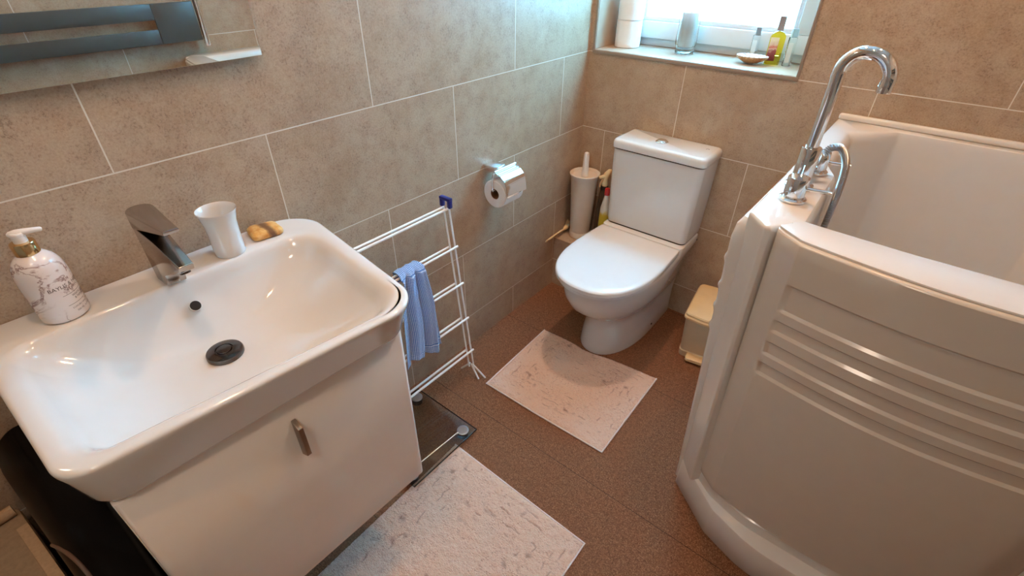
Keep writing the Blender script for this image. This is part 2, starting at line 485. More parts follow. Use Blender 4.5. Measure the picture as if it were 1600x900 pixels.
for a in ((sx0+sw, sx1-sw, sz0+sw, sz0+sw+bd), (sx0+sw, sx1-sw, sz1-sw-bd, sz1-sw), (sx0+sw, sx0+sw+bd, sz0+sw+bd, sz1-sw-bd), (sx1-sw-bd, sx1-sw, sz0+sw+bd, sz1-sw-bd)):
    box(bm, a[0], a[1], s0+0.010, s1-0.004, a[2], a[3], 0.003)
bmesh_obj('sash', bm, upvc, win)
bm = bmesh.new(); box(bm, sx0+sw+0.004, sx1-sw-0.004, s0+0.030, s0+0.034, sz0+sw+0.004, sz1-sw-0.004)
bmesh_obj('pane', bm, frost, win, smooth=False)
# tiled pipe boxing in the corner
slab('trim_4', 0.0005, 0.29, -0.173, -0.0005, 0.0, 0.256, tile_back)

# ------------------------------------------------------------------ walk-in bath
bath = thing('walk_in_bath', 'cream white walk-in bath with ribbed door under the chrome swan neck tap', 'bath', (1.31, -0.48, 0))
def bpoly(left, cx0, cy0, cx1, cy1, right, back, mid, r=(0.012, 0.012, 0.03, 0.06, 0.06, 0.03, 0.012)):
    """plan outline, counter-clockwise from back left"""
    xm = (left+right)/2
    pts = [(left, back), (left, cy0), (cx0, cy1), (xm-0.12, mid), (xm+0.12, mid), (right-(cx0-left), cy1), (right, cy0), (right, back)]
    return rpoly(pts, [r[0], 0.015, 0.03, 0.25, 0.25, 0.03, 0.015, r[0]], 6, 4)
BX1 = 1.688
# plinth
bm = bmesh.new()
def plinth_o(d): return bpoly(0.952+d, 1.085, -0.840+d*0.6, 0, -0.945+d, BX1-d, -0.30, -0.985+d)
loft(bm, [ring(plinth_o(0.004), 0.0), ring(plinth_o(0), 0.006), ring(plinth_o(0), 0.108), ring(plinth_o(0.003), 0.114), ring(plinth_o(0.012), 0.118)])
bmesh_obj('plinth', bm, acrylic, bath)
# shell: outer skin with two front posts, a gap between them for the door, rim and inner well
DX0, DX1 = 0.9985, 1.6215
def shell_o(t, d=0.0):
    """outer outline between foot (t=0) and rim (t=1)"""
    L = 0.958+(0.932-0.958)*t
    a0 = L+0.043+0.002*t; R_ = BX1-d; e = d*0.6
    ys, yf = -0.832+(-0.868+0.832)*t+e, -0.885+(-0.916+0.885)*t+d
    g0 = DX0-0.009+0.014*(1-t)-d; g1 = DX1+0.009+d
    pts = [(L+d, -0.004-d), (L+d, ys), (a0+e*0.3, yf), (g0, yf), (g0+0.030, -0.866), (g1-0.030, -0.866), (g1, yf), (R_-(a0-L)+e, yf), (R_, ys), (R_, -0.004-d)]
    return rpoly(pts, [0.012, 0.012, 0.006, 0.003, 0.004, 0.004, 0.003, 0.006, 0.012, 0.012], 5, 3)
bm = bmesh.new()
zs = [0.112, 0.2, 0.4, 0.6, 0.8, 0.90, 0.938]
rings = [ring(shell_o(z/0.95), z) for z in zs]
for d, z in ((0.0006, 0.9440), (0.0018, 0.9470), (0.0036, 0.9490), (0.0060, 0.950)):
    rings.append(ring(shell_o(1, d), z))
outer = loft(bm, rings, True, False)
def well_o(k):
    s = 0.03*k
    pts = [(1.10+s*0.6, -0.052-s*0.3), (0.985+s*1.9, -0.150-s), (0.982+s*1.9, -0.44), (1.026+s*0.9, -0.54), (1.033+s*0.9, -0.855+s*0.6), (1.587-s, -0.855+s*0.6), (1.597-s, -0.50), (1.597-s, -0.150-s), (1.51-s*0.6, -0.052-s*0.3)]
    return rpoly(pts, [0.016, 0.022, 0.03, 0.04, 0.012, 0.03, 0.06, 0.03, 0.016], 6, 4)
rings = []
for k, z in ((-0.25, 0.950), (0, 0.9485), (0.12, 0.945), (0.25, 0.936), (0.33, 0.92), (0.45, 0.80), (0.7, 0.5), (1.0, 0.20), (1.3, 0.15), (2.0, 0.135)):
    rings.append(ring(well_o(k), z))
inner = loft(bm, rings, False, True)
bm.edges.ensure_lookup_table()
def loop_edges(vs): return [bm.edges.get((vs[i], vs[(i+1) % len(vs)])) for i in range(len(vs))]
bmesh.ops.triangle_fill(bm, use_beauty=True, use_dissolve=False, edges=loop_edges(outer[-1])+loop_edges(inner[0]))
bmesh_obj('shell', bm, acrylic, bath, angle=32)
def rib(z):
    return sum(0.004*math.exp(-((z-zc)/0.010)**2) for zc in (0.83, 0.755, 0.695, 0.635))
# threshold strip under the door
bm = bmesh.new()
def thr(d): return rpoly([(1.030, -0.8665), (1.014, -0.874+d), (1.062, -0.908+d), (1.31-0.15, -0.938+d), (1.31+0.15, -0.938+d), (1.558, -0.908+d), (1.6175, -0.874+d), (1.600, -0.8665)], [0.002, 0.01, 0.03, 0.25, 0.25, 0.03, 0.01, 0.002], 6, 3)
loft(bm, [ring(thr(0), 0.112), ring(thr(0), 0.150), ring(thr(0.004), 0.153)])
bmesh_obj('threshold', bm, acrylic, bath)
# raised upstand against the walls
bm = bmesh.new()
box(bm, 0.934, BX1-0.003, -0.022, -0.002, 0.9495, 0.968, 0.006, 3)
bmesh_obj('upstand', bm, acrylic, bath)
# side wing of the shell beside the posts
bm = bmesh.new()
sec = []
for z, x0, x1, y in ((0.02, 0.945, 0.965, -0.832), (0.40, 0.930, 0.96, -0.848), (0.80, 0.913, 0.95, -0.868), (0.885, 0.910, 0.95, -0.872), (0.915, 0.913, 0.945, -0.866), (0.930, 0.922, 0.94, -0.855)):
    sec.append((z, x0, x1, y))
zz = sorted(set([q[0] for q in sec]+[0.56+0.006*k for k in range(52)]))
def isec(z):
    for a, b in zip(sec, sec[1:]):
        if a[0] <= z <= b[0]:
            t = (z-a[0])/(b[0]-a[0]); return [a[i]+(b[i]-a[i])*t for i in range(4)]
rings = []
for z in zz:
    _, x0, x1, y = isec(z)
    o2 = rpoly([(x0-rib(z)*1.2, y), (x1, y), (x1, -0.006), (0.934+0.01*(1-z), -0.006)], [0.009, 0.004, 0.003, 0.003], 4, 2)
    rings.append(ring(o2, z))
loft(bm, rings)
bmesh_obj('side_panel', bm, acrylic, bath, angle=30)
# door: bowed front with recessed bands, cap on top
door_z0, door_z1 = 0.156, 0.950
def door_front(s, z):
    """front surface: s 0..1 from left edge to right edge"""
    t = (z-door_z0)/(door_z1-door_z0)
    xl = 1.0138+(0.9997-1.0138)*t; xr = 1.6203
    yl = -0.880+(-0.912+0.880)*t
    xf = 1.064+(1.049-1.064)*t; yf = -0.918+(-0.948+0.918)*t
    xg = 2.62-xf
    x = xl+(xr-xl)*s
    if x < xf: y = yl+(yf-yl)*(x-xl)/(xf-xl)
    elif x > xg: y = yf+(yl-yf)*(x-xg)/(xr-xg)
    else:
        q = (x-xf)/(xg-xf); y = yf-0.032*math.sin(PI*q)
    return x, y
BANDS = [(0.796, 0.858), (0.742, 0.770), (0.679, 0.712), (0.622, 0.653)]
def band(z, x):
    d = 0.0
    for a, b in BANDS:
        lo = min(max((z-a+0.003)/0.006, 0), 1); hi = min(max((b+0.003-z)/0.006, 0), 1)
        d = max(d, min(lo, hi))
    e = min(max((x-1.050)/0.014, 0), 1)*min(max((1.571-x)/0.014, 0), 1)
    return 0.0055*d*e
svals = sorted(set([k/48 for k in range(49)]+[0.07+0.003*k for k in range(24)]))
zv = set([door_z0+(door_z1-0.006-door_z0)*k/30 for k in range(31)])
for a, b in BANDS:
    for e in (a, b):
        for k in range(-2, 3): zv.add(e+k*0.0015)
zv = sorted(zv)
bm = bmesh.new()
NSV = len(svals)
def drow(z, off=0.0, yback=-0.8675):
    row = []
    for s in svals:
        x, y = door_front(s, min(z, 0.944)); row.append(Vector((x, y+band(z, x)+off, z)))
    a, b = row[0], row[-1]
    # returns of the slab and its back
    row[0] = row[0]+V(0.0012, 0.0015, 0); row[-1] = row[-1]+V(-0.0012, 0.0015, 0)
    row = [V(a.x, a.y+0.004, z)]+row+[V(b.x, b.y+0.004, z), V(b.x-0.027, yback, z), V(a.x+0.027, yback, z)]
    return row
rings = [drow(door_z0, 0.004), drow(door_z0+0.004, 0.001)]+[drow(z) for z in zv if z > door_z0+0.008]
rings += [drow(0.9465, 0.0015), drow(0.9485, 0.004), drow(0.9490, 0.007)]
loft(bm, rings)
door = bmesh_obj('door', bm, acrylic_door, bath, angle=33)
bm = bmesh.new()
# cap: the smooth inner frame that shows as the white top of the door
n = 40
fr = [door_front(k/n, 0.944) for k in range(n+1)]
def cap_ring(off, z, back):
    out = []
    for x, y in fr: out.append(Vector((x+(0.002 if x < 1.31 else -0.002)*(1 if abs(x-1.31) > 0.305 else 0), y+off, z)))
    for x, y in reversed(fr):
        xx = 1.031+(x-0.9997)*(1.589-1.031)/(1.6203-0.9997)
        q = (xx-1.031)/(1.589-1.031)
        out.append(Vector((xx, -0.853-0.014*math.sin(PI*q)+back, z)))
    return out
loft(bm, [cap_ring(0.0095, 0.9492, 0.0), cap_ring(0.0085, 0.9510, 0.0), cap_ring(0.0090, 0.9535, -0.001), cap_ring(0.012, 0.9545, -0.004)])
bmesh_obj('door_cap', bm, acrylic, door, angle=40)

# ------------------------------------------------------------------ bath mixer tap on the left deck
tap = thing('bath_mixer_tap', 'tall chrome swan neck bath tap with two lever valves on the bath deck', 'tap', (0.985, -0.66, 0.951))
DZ = 0.9505
def valve(y):
    bm = bmesh.new()
    lathe(bm, [(0.026, DZ), (0.0275, DZ+0.002), (0.0275, DZ+0.006), (0.024, DZ+0.009), (0.0195, DZ+0.009), (0.0195, DZ+0.012)], 0.985, y, 36)
    lathe(bm, [(0.0205, DZ+0.012), (0.0215, DZ+0.013), (0.0215, DZ+0.050), (0.0205, DZ+0.052), (0.004, DZ+0.0525)], 0.985, y, 36)
    v = bmesh_obj('valve', bm, chrome, tap)
    bm = bmesh.new()
    tube(bm, [(1.005, y, DZ+0.030), (1.046, y, DZ+0.033), (1.052, y, DZ+0.0335)], [0.0045, 0.0045, 0.004], 14)
    bmesh_obj('lever', bm, chrome, v)
valve(-0.755); valve(-0.555)
bm = bmesh.new()
lathe(bm, [(0.030, DZ), (0.030, DZ+0.005), (0.022, DZ+0.008), (0.0205, DZ+0.010), (0.0205, DZ+0.088), (0.0195, DZ+0.090), (0.012, DZ+0.090)], 0.976, -0.665, 36)
bmesh_obj('body', bm, chrome, tap)
bm = bmesh.new()
r0 = 0.044; zc = 1.190
dirx = Vector((0.985, -0.17, 0)).normalized()
c0 = Vector((0.976, -0.665, zc))+dirx*r0
pts = [(0.976, -0.665, DZ+0.08), (0.976, -0.665, DZ+0.15), (0.976, -0.665, zc-0.02)] + arc_pts(c0, -dirx, (0, 0, 1), r0, 0, PI*1.02, 26)
last = Vector(pts[-1]); pts.append(last+Vector((-0.001, 0, -0.014))); 
tube(bm, pts, 0.0128, 24)
e = Vector(pts[-1])
lathe(bm, [(0.0128, -0.004), (0.0134, 0), (0.0134, 0.008)], 0, 0, 24, axis=(0, 0, 1), org=e)
bmesh_obj('spout', bm, chrome, tap)
# cross bar between the valves and diverter with the hose outlet
bm = bmesh.new()
tube(bm, [(0.982, -0.755, DZ+0.022), (0.976, -0.665, DZ+0.022), (0.982, -0.555, DZ+0.022)], 0.011, 16)
bmesh_obj('bridge', bm, chrome, tap)
bm = bmesh.new()
lathe(bm, [(0.013, DZ+0.03), (0.0145, DZ+0.031), (0.0145, DZ+0.055), (0.012, DZ+0.064), (0.008, DZ+0.07)], 0.998, -0.612, 24)
bmesh_obj('diverter', bm, chrome, tap)
# shower hose, ribbed
bm = bmesh.new()
hp = smooth_path([(0.998, -0.628, DZ+0.070), (1.008, -0.618, DZ+0.083), (1.026, -0.604, DZ+0.080), (1.042, -0.592, DZ+0.050), (1.048, -0.586, DZ+0.01), (1.050, -0.580, DZ-0.06), (1.050, -0.600, DZ-0.16), (1.052, -0.625, DZ-0.28), (1.055, -0.64, DZ-0.40)], 60)
def resample(P, step):
    out = [P[0]]; acc = 0.0
    for a, b in zip(P, P[1:]):
        L = (b-a).length
        while acc+L >= step:
            t = (step-acc)/L; a = a.lerp(b, t); out.append(a); L = (b-a).length; acc = 0.0
        acc += L
    return out
hp = resample(hp, 0.00085)
hr = [0.0072+0.0012*math.sin(i*2*PI/4.0) for i in range(len(hp))]
tube(bm, hp, hr, 12)
bmesh_obj('shower_hose', bm, satin, tap, angle=60)

# ------------------------------------------------------------------ toilet
toilet = thing('toilet', 'white close coupled toilet with its lid closed under the window', 'toilet', (0.42, -0.30, 0))
TX = 0.423
def dshape(hw, yb, yf, hb=None, n=28, sq=2.3, cx=TX):
    """D outline: straight back at yb (half width hb), bowed front to yf"""
    hb = hw if hb is None else hb
    ys = yb+(yf-yb)*0.40
    out = []
    m = 8
    for k in range(m): out.append(Vector((cx-hb+(hb-hw)*(k/m)**0.8, yb+(ys-yb)*k/m)))
    for k in range(n+1):
        a = PI-PI*k/n
        ca, sa = math.cos(a), math.sin(a)
        x = hw*math.copysign(abs(ca)**(2/sq), ca); y = (yf-ys)*abs(sa)**(2/sq)
        out.append(Vector((cx+x, ys+y)))
    for k in range(m-1, -1, -1): out.append(Vector((cx+hb+(hw-hb)*(k/m)**0.8, yb+(ys-yb)*k/m)))
    return out
bm = bmesh.new()
P = [(0.0, 0.128, -0.02, -0.490, 0.125), (0.01, 0.130, -0.02, -0.492, 0.127), (0.06, 0.124, -0.02, -0.482, 0.125), (0.13, 0.118, -0.02, -0.470, 0.125),
     (0.165, 0.120, -0.02, -0.472, 0.128), (0.19, 0.133, -0.02, -0.500, 0.131), (0.225, 0.151, -0.02, -0.555, 0.134), (0.27, 0.166, -0.02, -0.603, 0.140),
     (0.32, 0.175, -0.02, -0.630, 0.150), (0.36, 0.178, -0.02, -0.638, 0.158), (0.374, 0.178, -0.02, -0.639, 0.160), (0.380, 0.174, -0.03, -0.633, 0.156)]
loft(bm, [ring(dshape(hw, yb, yf, hb, sq=2.2), z) for z, hw, yb, yf, hb in P])
# shelf that carries the cistern
sh = []
for z, hw, yf in ((0.20, 0.125, -0.12), (0.27, 0.140, -0.155), (0.33, 0.160, -0.175), (0.375, 0.176, -0.188), (0.408, 0.180, -0.186), (0.4175, 0.178, -0.182), (0.4195, 0.172, -0.176)):
    sh.append(ring(rrect(TX-hw, TX+hw, yf, -0.004, 0.018, 5), z))
loft(bm, sh)
pan = bmesh_obj('pan', bm, ceramic, toilet, angle=40)
for q, r in (((TX+0.1275, -0.20, 0.035), 0.0045), ((TX+0.1775, -0.02, 0.395), 0.003)):
    bm = bmesh.new(); lathe(bm, [(r, 0.0), (r, 0.003)], 0, 0, 12, axis=(1, 0, 0), org=q)
    bmesh_obj('fixing_hole', bm, black_gap, pan)
# seat ring and lid
bm = bmesh.new()
loft(bm, [ring(dshape(0.179, -0.19, -0.648, 0.168, sq=2.2), 0.3815), ring(dshape(0.182, -0.19, -0.652, 0.170, sq=2.2), 0.384), ring(dshape(0.182, -0.19, -0.652, 0.170, sq=2.2), 0.3935), ring(dshape(0.179, -0.19, -0.649, 0.168, sq=2.2), 0.395)])
bmesh_obj('seat', bm, seat_white, toilet)
bm = bmesh.new()
loft(bm, [ring(dshape(0.183, -0.192, -0.655, 0.173, sq=2.35), 0.396), ring(dshape(0.185, -0.192, -0.658, 0.174, sq=2.35), 0.399), ring(dshape(0.185, -0.192, -0.658, 0.174, sq=2.35), 0.413),
          ring(dshape(0.183, -0.193, -0.655, 0.173, sq=2.35), 0.417), ring(dshape(0.179, -0.195, -0.650, 0.168, sq=2.35), 0.4195), ring(dshape(0.165, -0.2, -0.625, 0.16, sq=2.2), 0.4205)])
bmesh_obj('lid', bm, seat_white, toilet)
# cistern
bm = bmesh.new()
def cis(z, hw, yf, r=0.022): return ring(rrect(TX-hw, TX+hw, yf, -0.004, [r, r, 0.006, 0.006], 6), z)
loft(bm, [cis(0.4242, 0.170, -0.154), cis(0.4265, 0.1735, -0.1575), cis(0.45, 0.176, -0.160), cis(0.60, 0.181, -0.162), cis(0.7385, 0.184, -0.163)])
bmesh_obj('cistern', bm, ceramic, toilet)
bm = bmesh.new()
loft(bm, [cis(0.7425, 0.1845, -0.1635), cis(0.7440, 0.1875, -0.1665), cis(0.762, 0.1885, -0.1675), cis(0.7705, 0.186, -0.165), cis(0.7755, 0.181, -0.160, 0.02), cis(0.7775, 0.172, -0.151, 0.018)])
cl = bmesh_obj('cistern_lid', bm, ceramic, toilet, angle=50)
for nm, z0_, z1_, hw_, yf_ in (('lid_gap_shade', 0.7387, 0.7424, 0.1815, -0.1605), ('base_gap_shade', 0.4197, 0.4240, 0.1710, -0.1545)):  # black strips darken the two cistern seams in place of gap shade
    bm = bmesh.new(); loft(bm, [cis(z0_, hw_, yf_), cis(z1_, hw_, yf_)])
    bmesh_obj(nm, bm, black_gap, toilet)
bm = bmesh.new()
lathe(bm, [(0.024, 0.777), (0.024, 0.7805), (0.0215, 0.783), (0.0195, 0.7825)], TX-0.018, -0.088, 32)
lathe(bm, [(0.0185, 0.7825), (0.0185, 0.785), (0.016, 0.787), (0.006, 0.7875)], TX-0.018, -0.088, 32)
bmesh_obj('flush_button', bm, chrome, cl)
# small maker's mark printed on the cistern lid
bm = bmesh.new()
tube(bm, arc_pts((TX+0.148, -0.055, 0.7777), (1, 0, 0), (0, 1, 0), 0.006, 0.5, 3.6, 8), 0.0007, 6)
bmesh_obj('printed_mark', bm, label_ink, cl)

# ------------------------------------------------------------------ vanity cabinet, basin
CY0, CY1 = -1.944, -1.425
vanity = thing('vanity_cabinet', 'white gloss wall hung vanity cabinet with one drawer under the basin', 'cabinet', (0.24, -1.69, 0.265))
bm = bmesh.new()
box(bm, 0.003, 0.4395, CY0, CY0+0.016, 0.268, 0.722, 0.001)
box(bm, 0.003, 0.4395, CY1-0.016, CY1, 0.268, 0.722, 0.001)
box(bm, 0.003, 0.4395, CY0+0.016, CY1-0.016, 0.268, 0.284)
box(bm, 0.003, 0.015, CY0+0.016, CY1-0.016, 0.284, 0.66)
bmesh_obj('carcass', bm, gloss_white, vanity)
bm = bmesh.new()
def dro(d): return rpoly([(0.4405, CY0+d), (0.456-d, CY0+d), (0.466-d, CY1-d), (0.4405, CY1-d)], [0.001, 0.012, 0.020, 0.001], 8)
loft(bm, [ring(dro(0.002), 0.264), ring(dro(0), 0.267), ring(dro(0), 0.746), ring(dro(0.002), 0.748)])
drawer = bmesh_obj('drawer_front', bm, gloss_white, vanity, angle=50)
bm = bmesh.new()
hy = -1.684
pr_ = [(0.4620, 0.700), (0.4620, 0.606), (0.484, 0.618), (0.484, 0.690)]
b2 = bmesh.new()
loft(b2, [[Vector((x, hy-0.0045, z)) for x, z in pr_], [Vector((x, hy+0.0045, z)) for x, z in pr_]])
bmesh.ops.bevel(b2, geom=list(b2.edges), offset=0.0012, segments=2, profile=0.5, affect='EDGES'); merge(bm, b2)
bmesh_obj('handle', bm, bronze, drawer)

basin = thing('washbasin', 'white ceramic rectangular washbasin with soft corners below the mirror', 'basin', (0.26, -1.69, 0.755))
BZ = 0.838
BO_TOP = [(0.002, -1.988), (0.465, -1.973), (0.525, -1.408), (0.002, -1.338)]
BO_BOT = [(0.002, -1.975), (0.462, -1.957), (0.488, -1.424), (0.002, -1.352)]
def bo2(f, sd):
    return rpoly([(0.002, -1.988+sd), (0.465-f, -1.973+sd), (0.525-f, -1.408-sd), (0.002, -1.338-sd)], [0.020, 0.048, 0.078, 0.085], 10, 8)
def bow(w, d=0.0):
    """outline between the rim (w = 0) and the foot of the apron (w = 1)"""
    p = [(a[0]+(b[0]-a[0])*w, a[1]+(b[1]-a[1])*w) for a, b in zip(BO_TOP, BO_BOT)]
    p = [(p[0][0], p[0][1]+d), (p[1][0]-d, p[1][1]+d), (p[2][0]-d, p[2][1]-d), (p[3][0], p[3][1]-d)]
    return rpoly(p, [0.020, 0.048, 0.078-0.025*w, 0.085], 10, 8)
def bo(d): return bo2(d, d)
def bi(t):
    """bowl outline from inner rim (0) to flat bottom (1)"""
    a = [(0.094, -1.962), (0.444, -1.950), (0.505, -1.424), (0.098, -1.388)]
    b = [(0.185, -1.775), (0.305, -1.770), (0.325, -1.600), (0.185, -1.595)]
    pts = [(p[0]+(q[0]-p[0])*t, p[1]+(q[1]-p[1])*t) for p, q in zip(a, b)]
    r = 0.055
    return rpoly(pts, [0.045, 0.05, 0.07, 0.065-0.02*min(1, max(0, t))], 10, 8)
bm = bmesh.new()
rings = [ring(bi(0.95), 0.7040), ring(bi(0.55), 0.722), ring(bi(0.10), 0.7515), ring(bow(1, 0.02), 0.7540), ring(bow(1, 0.004), 0.7540), ring(bow(1, 0.001), 0.7555), ring(bow(0.97), 0.760), ring(bow(0.36), 0.812), ring(bow(0.12), 0.825), ring(bo(0.001), 0.831), ring(bo(0.0015), 0.8345), ring(bo(0.004), 0.837), ring(bo(0.008), BZ), ring(bo(0.014), BZ)]
rings += [ring(bi(-0.04), BZ)]
NB = 26
for k in range(NB+1):
    t = k/NB
    f = 1-(1-min(1, t*1.0))**2.0
    f = f*min(1, t/0.16)**0.7
    rings.append(ring(bi(t), BZ-0.0006-0.112*f))
rings.append(ring(bi(1.3), BZ-0.1145))
loft(bm, rings, True, True)
bas = bmesh_obj('bowl', bm, ceramic, basin, angle=60)
bm = bmesh.new()
# overflow hole on the rear slope, ring and dark throat
ov = Vector((0.128, -1.676, 0.789)); nrm = Vector((0.74, 0, 0.67)).normalized()
lathe(bm, [(0.0115, -0.006), (0.0115, 0.0004), (0.0105, 0.0008), (0.0095, 0.0002)], 0, 0, 24, axis=nrm, org=ov)
ovr = bmesh_obj('overflow_ring', bm, ceramic, basin)
bm = bmesh.new(); lathe(bm, [(0.0100, 0.0), (0.0100, 0.0012)], 0, 0, 24, axis=nrm, org=ov)
bmesh_obj('overflow_hole', bm, black_gap, ovr)
bm = bmesh.new()
dx, dy, dz = 0.232, -1.685, 0.7185
lathe(bm, [(0.030, dz), (0.0335, dz+0.003), (0.0335, dz+0.006), (0.0345, dz+0.0065), (0.0345, dz+0.012), (0.033, dz+0.015), (0.024, dz+0.018), (0.0165, dz+0.0185), (0.0155, dz+0.0165), (0.0145, dz+0.0165), (0.0135, dz+0.0190), (0.004, dz+0.0195)], dx, dy, 40)
bmesh_obj('drain_plug', bm, dark_chrome, basin)

# ------------------------------------------------------------------ basin tap
bt = thing('basin_tap', 'angular chrome mono basin tap with a flat lever behind the plughole', 'tap', (0.08, -1.687, BZ))
TY = -1.682
def xprism(bm, prof, hw0, hw1=None, bev=0.003, seg=3):
    """side profile (x,z) extruded across y; half width tapers with x if hw1 given"""
    b = bmesh.new()
    x0 = min(p[0] for p in prof); x1 = max(p[0] for p in prof)
    def hw(x):
        if hw1 is None: return hw0
        return hw0+(hw1-hw0)*(x-x0)/(x1-x0)
    loft(b, [[Vector((x, TY-hw(x), z)) for x, z in prof], [Vector((x, TY+hw(x), z)) for x, z in prof]])
    if bev: bmesh.ops.bevel(b, geom=list(b.edges), offset=bev, segments=seg, profile=0.5, affect='EDGES')
    merge(bm, b)
bm = bmesh.new()
xprism(bm, [(0.056, BZ-0.001), (0.102, BZ-0.001), (0.110, 0.868), (0.205, 0.908), (0.210, 0.922), (0.120, 0.946), (0.050, 0.955)], 0.0200, 0.0128, 0.0022)
body = bmesh_obj('tap_body', bm, tap_metal, bt)
bm = bmesh.new()
# lever: rounded back, flat plate running out over the spout
b = bmesh.new()
def lev(z_off, d):
    out = []
    for k in range(17):
        a = PI/2+PI*k/16
        out.append((0.070+(0.024-d)*math.cos(a), TY+(0.0235-d)*math.sin(a)))
    out += [(0.222-d, TY-0.0125+d-0.003), (0.222-d, TY+0.0125-d-0.003)]
    res = []
    for x, y in out:
        res.append(Vector((x, y, z_off(x))))
    return res
bot = lambda x: 0.957+max(0, (x-0.118))*0.34
top = lambda x: 0.990+max(0, (x-0.07))*0.062
loft(b, [lev(bot, 0.001), lev(lambda x: bot(x)+0.002, 0), lev(lambda x: top(x)-0.002, 0), lev(top, 0.0015), lev(lambda x: top(x)-0.0006, 0.006)])
merge(bm, b)
bmesh_obj('lever', bm, tap_metal, bt, angle=30)
bm = bmesh.new(); lathe(bm, [(0.009, -0.002), (0.0095, 0.0), (0.0095, 0.005)], 0, 0, 20, axis=(0.35, 0, -1), org=(0.186, TY, 0.901))
bmesh_obj('aerator', bm, dark_chrome, body)

# ------------------------------------------------------------------ soap dispenser
SX, SY = 0.052, -1.853
sd = thing('soap_dispenser', 'white marbled hand wash pump bottle with gold collar on the basin', 'soap dispenser', (SX, SY, BZ))
bm = bmesh.new()
z0 = BZ+0.0005
prof = [(0.033, z0), (0.0362, z0+0.003), (0.0368, z0+0.006), (0.0368, z0+0.085), (0.0358, z0+0.097), (0.0330, z0+0.108), (0.0285, z0+0.117), (0.022, z0+0.124), (0.0165, z0+0.128), (0.0150, z0+0.130)]
lathe(bm, prof, SX, SY, 48)
bottle = bmesh_obj('bottle', bm, marble, sd)
bm = bmesh.new()
lathe(bm, [(0.0150, z0+0.1285), (0.0172, z0+0.129), (0.0172, z0+0.148), (0.0165, z0+0.1495), (0.009, z0+0.150)], SX, SY, 40)
bmesh_obj('collar', bm, gold, sd)
bm = bmesh.new()
lathe(bm, [(0.0095, z0+0.150), (0.0095, z0+0.161), (0.0105, z0+0.162), (0.0105, z0+0.1655), (0.009, z0+0.1675), (0.003, z0+0.168)], SX, SY, 32)
# spout points along the wall
d = Vector((0.26, 0.96, 0)).normalized()
c = Vector((SX, SY, z0+0.1655))
pts = [c-d*0.012, c-d*0.009, c, c+d*0.011, c+d*0.021, c+d*0.031+V(0, 0, -0.001), c+d*0.033+V(0, 0, -0.0015)]
tube(bm, pts, [0.002, 0.0050, 0.0066, 0.0056, 0.0044, 0.0038, 0.0025], 16)
bmesh_obj('pump', bm, white_plastic, sd)

def bent_text(name, txt, size, zc, a_c, parent, R0=0.0371, spacing=1.0):
    cu = bpy.data.curves.new('t', 'FONT'); cu.body = txt; cu.size = size; cu.align_x = 'CENTER'; cu.space_character = spacing; cu.resolution_u = 2
    o = bpy.data.objects.new('t', cu); C.objects.link(o)
    dg = bpy.context.evaluated_depsgraph_get(); dg.update()
    me = bpy.data.meshes.new_from_object(o.evaluated_get(dg))
    bpy.data.objects.remove(o); bpy.data.curves.remove(cu)
    b = bmesh.new(); b.from_mesh(me); bpy.data.meshes.remove(me)
    bmesh.ops.triangulate(b, faces=b.faces)
    bmesh.ops.subdivide_edges(b, edges=[e for e in b.edges if abs(e.verts[0].co.x-e.verts[1].co.x) > 0.002], cuts=2)
    for v in b.verts:
        a = a_c+v.co.x/R0; z = v.co.y+zc
        v.co = Vector((SX+R0*math.cos(a), SY+R0*math.sin(a), z))
    ob = bmesh_obj(name, b, label_ink, parent, smooth=False)
    return ob
ac = math.radians(52)
bent_text('label_text', 'BAYLIS & HARDING', 0.0098, z0+0.064, ac, bottle)
bent_text('label_text', 'ELEMENTS', 0.0052, z0+0.0565, ac, bottle, spacing=1.5)
bent_text('label_text', 'WHITE TEA', 0.0056, z0+0.043, ac, bottle)
bent_text('label_text', '& NEROLI', 0.0056, z0+0.037, ac, bottle)
bent_text('label_text', 'LUXURY HAND WASH', 0.0046, z0+0.022, ac, bottle)
bent_text('label_text', '500 ML  16.9 FL OZ', 0.0046, z0+0.014, ac, bottle)
bm = bmesh.new()
for zz_ in (z0+0.050, z0+0.030):
    rr = 0.0371
    rows = [[Vector((SX+rr*math.cos(a), SY+rr*math.sin(a), z)) for a in [ac-0.75+1.5*k/20 for k in range(21)]] for z in (zz_, zz_+0.0006)]
    loft(bm, rows, False, False, closed=False)
bmesh_obj('label_rule', bm, label_ink, bottle, smooth=False)

# ------------------------------------------------------------------ tumbler, soap bar
bm = bmesh.new()
tx, ty, tz = 0.066, -1.557, BZ+0.0005
lathe(bm, [(0.006, tz+0.0), (0.0295, tz), (0.0312, tz+0.003), (0.0310, tz+0.02), (0.0308, tz+0.05), (0.0325, tz+0.075), (0.0370, tz+0.095), (0.0392, tz+0.101), (0.0392, tz+0.1025), (0.0380, tz+0.1015), (0.0352, tz+0.094), (0.0302, tz+0.074), (0.0277, tz+0.05), (0.0268, tz+0.01), (0.024, tz+0.006), (0.004, tz+0.006)], tx, ty, 48)
tag(bmesh_obj('tumbler', bm, ceramic), 'flared white ceramic toothbrush tumbler between the tap and the soap', 'cup')
bm = bmesh.new()
so = [ring(rpoly([(0.012+d, -1.497+d), (0.078-d, -1.502+d), (0.078-d, -1.430-d), (0.020+d, -1.432-d)], 0.012, 6, 2), BZ+z) for d, z in ((0.006, 0.0005), (0.001, 0.003), (0, 0.008), (0.001, 0.013), (0.005, 0.017), (0.012, 0.0185))]
loft(bm, so)
bmesh.ops.rotate(bm, cent=(0.045, -1.465, BZ), matrix=Matrix.Rotation(math.radians(-8), 3, 'Z'), verts=bm.verts)
tag(bmesh_obj('soap_bar', bm, soap_mat()), 'amber bar of soap with a brown stripe at the corner of the basin', 'soap')

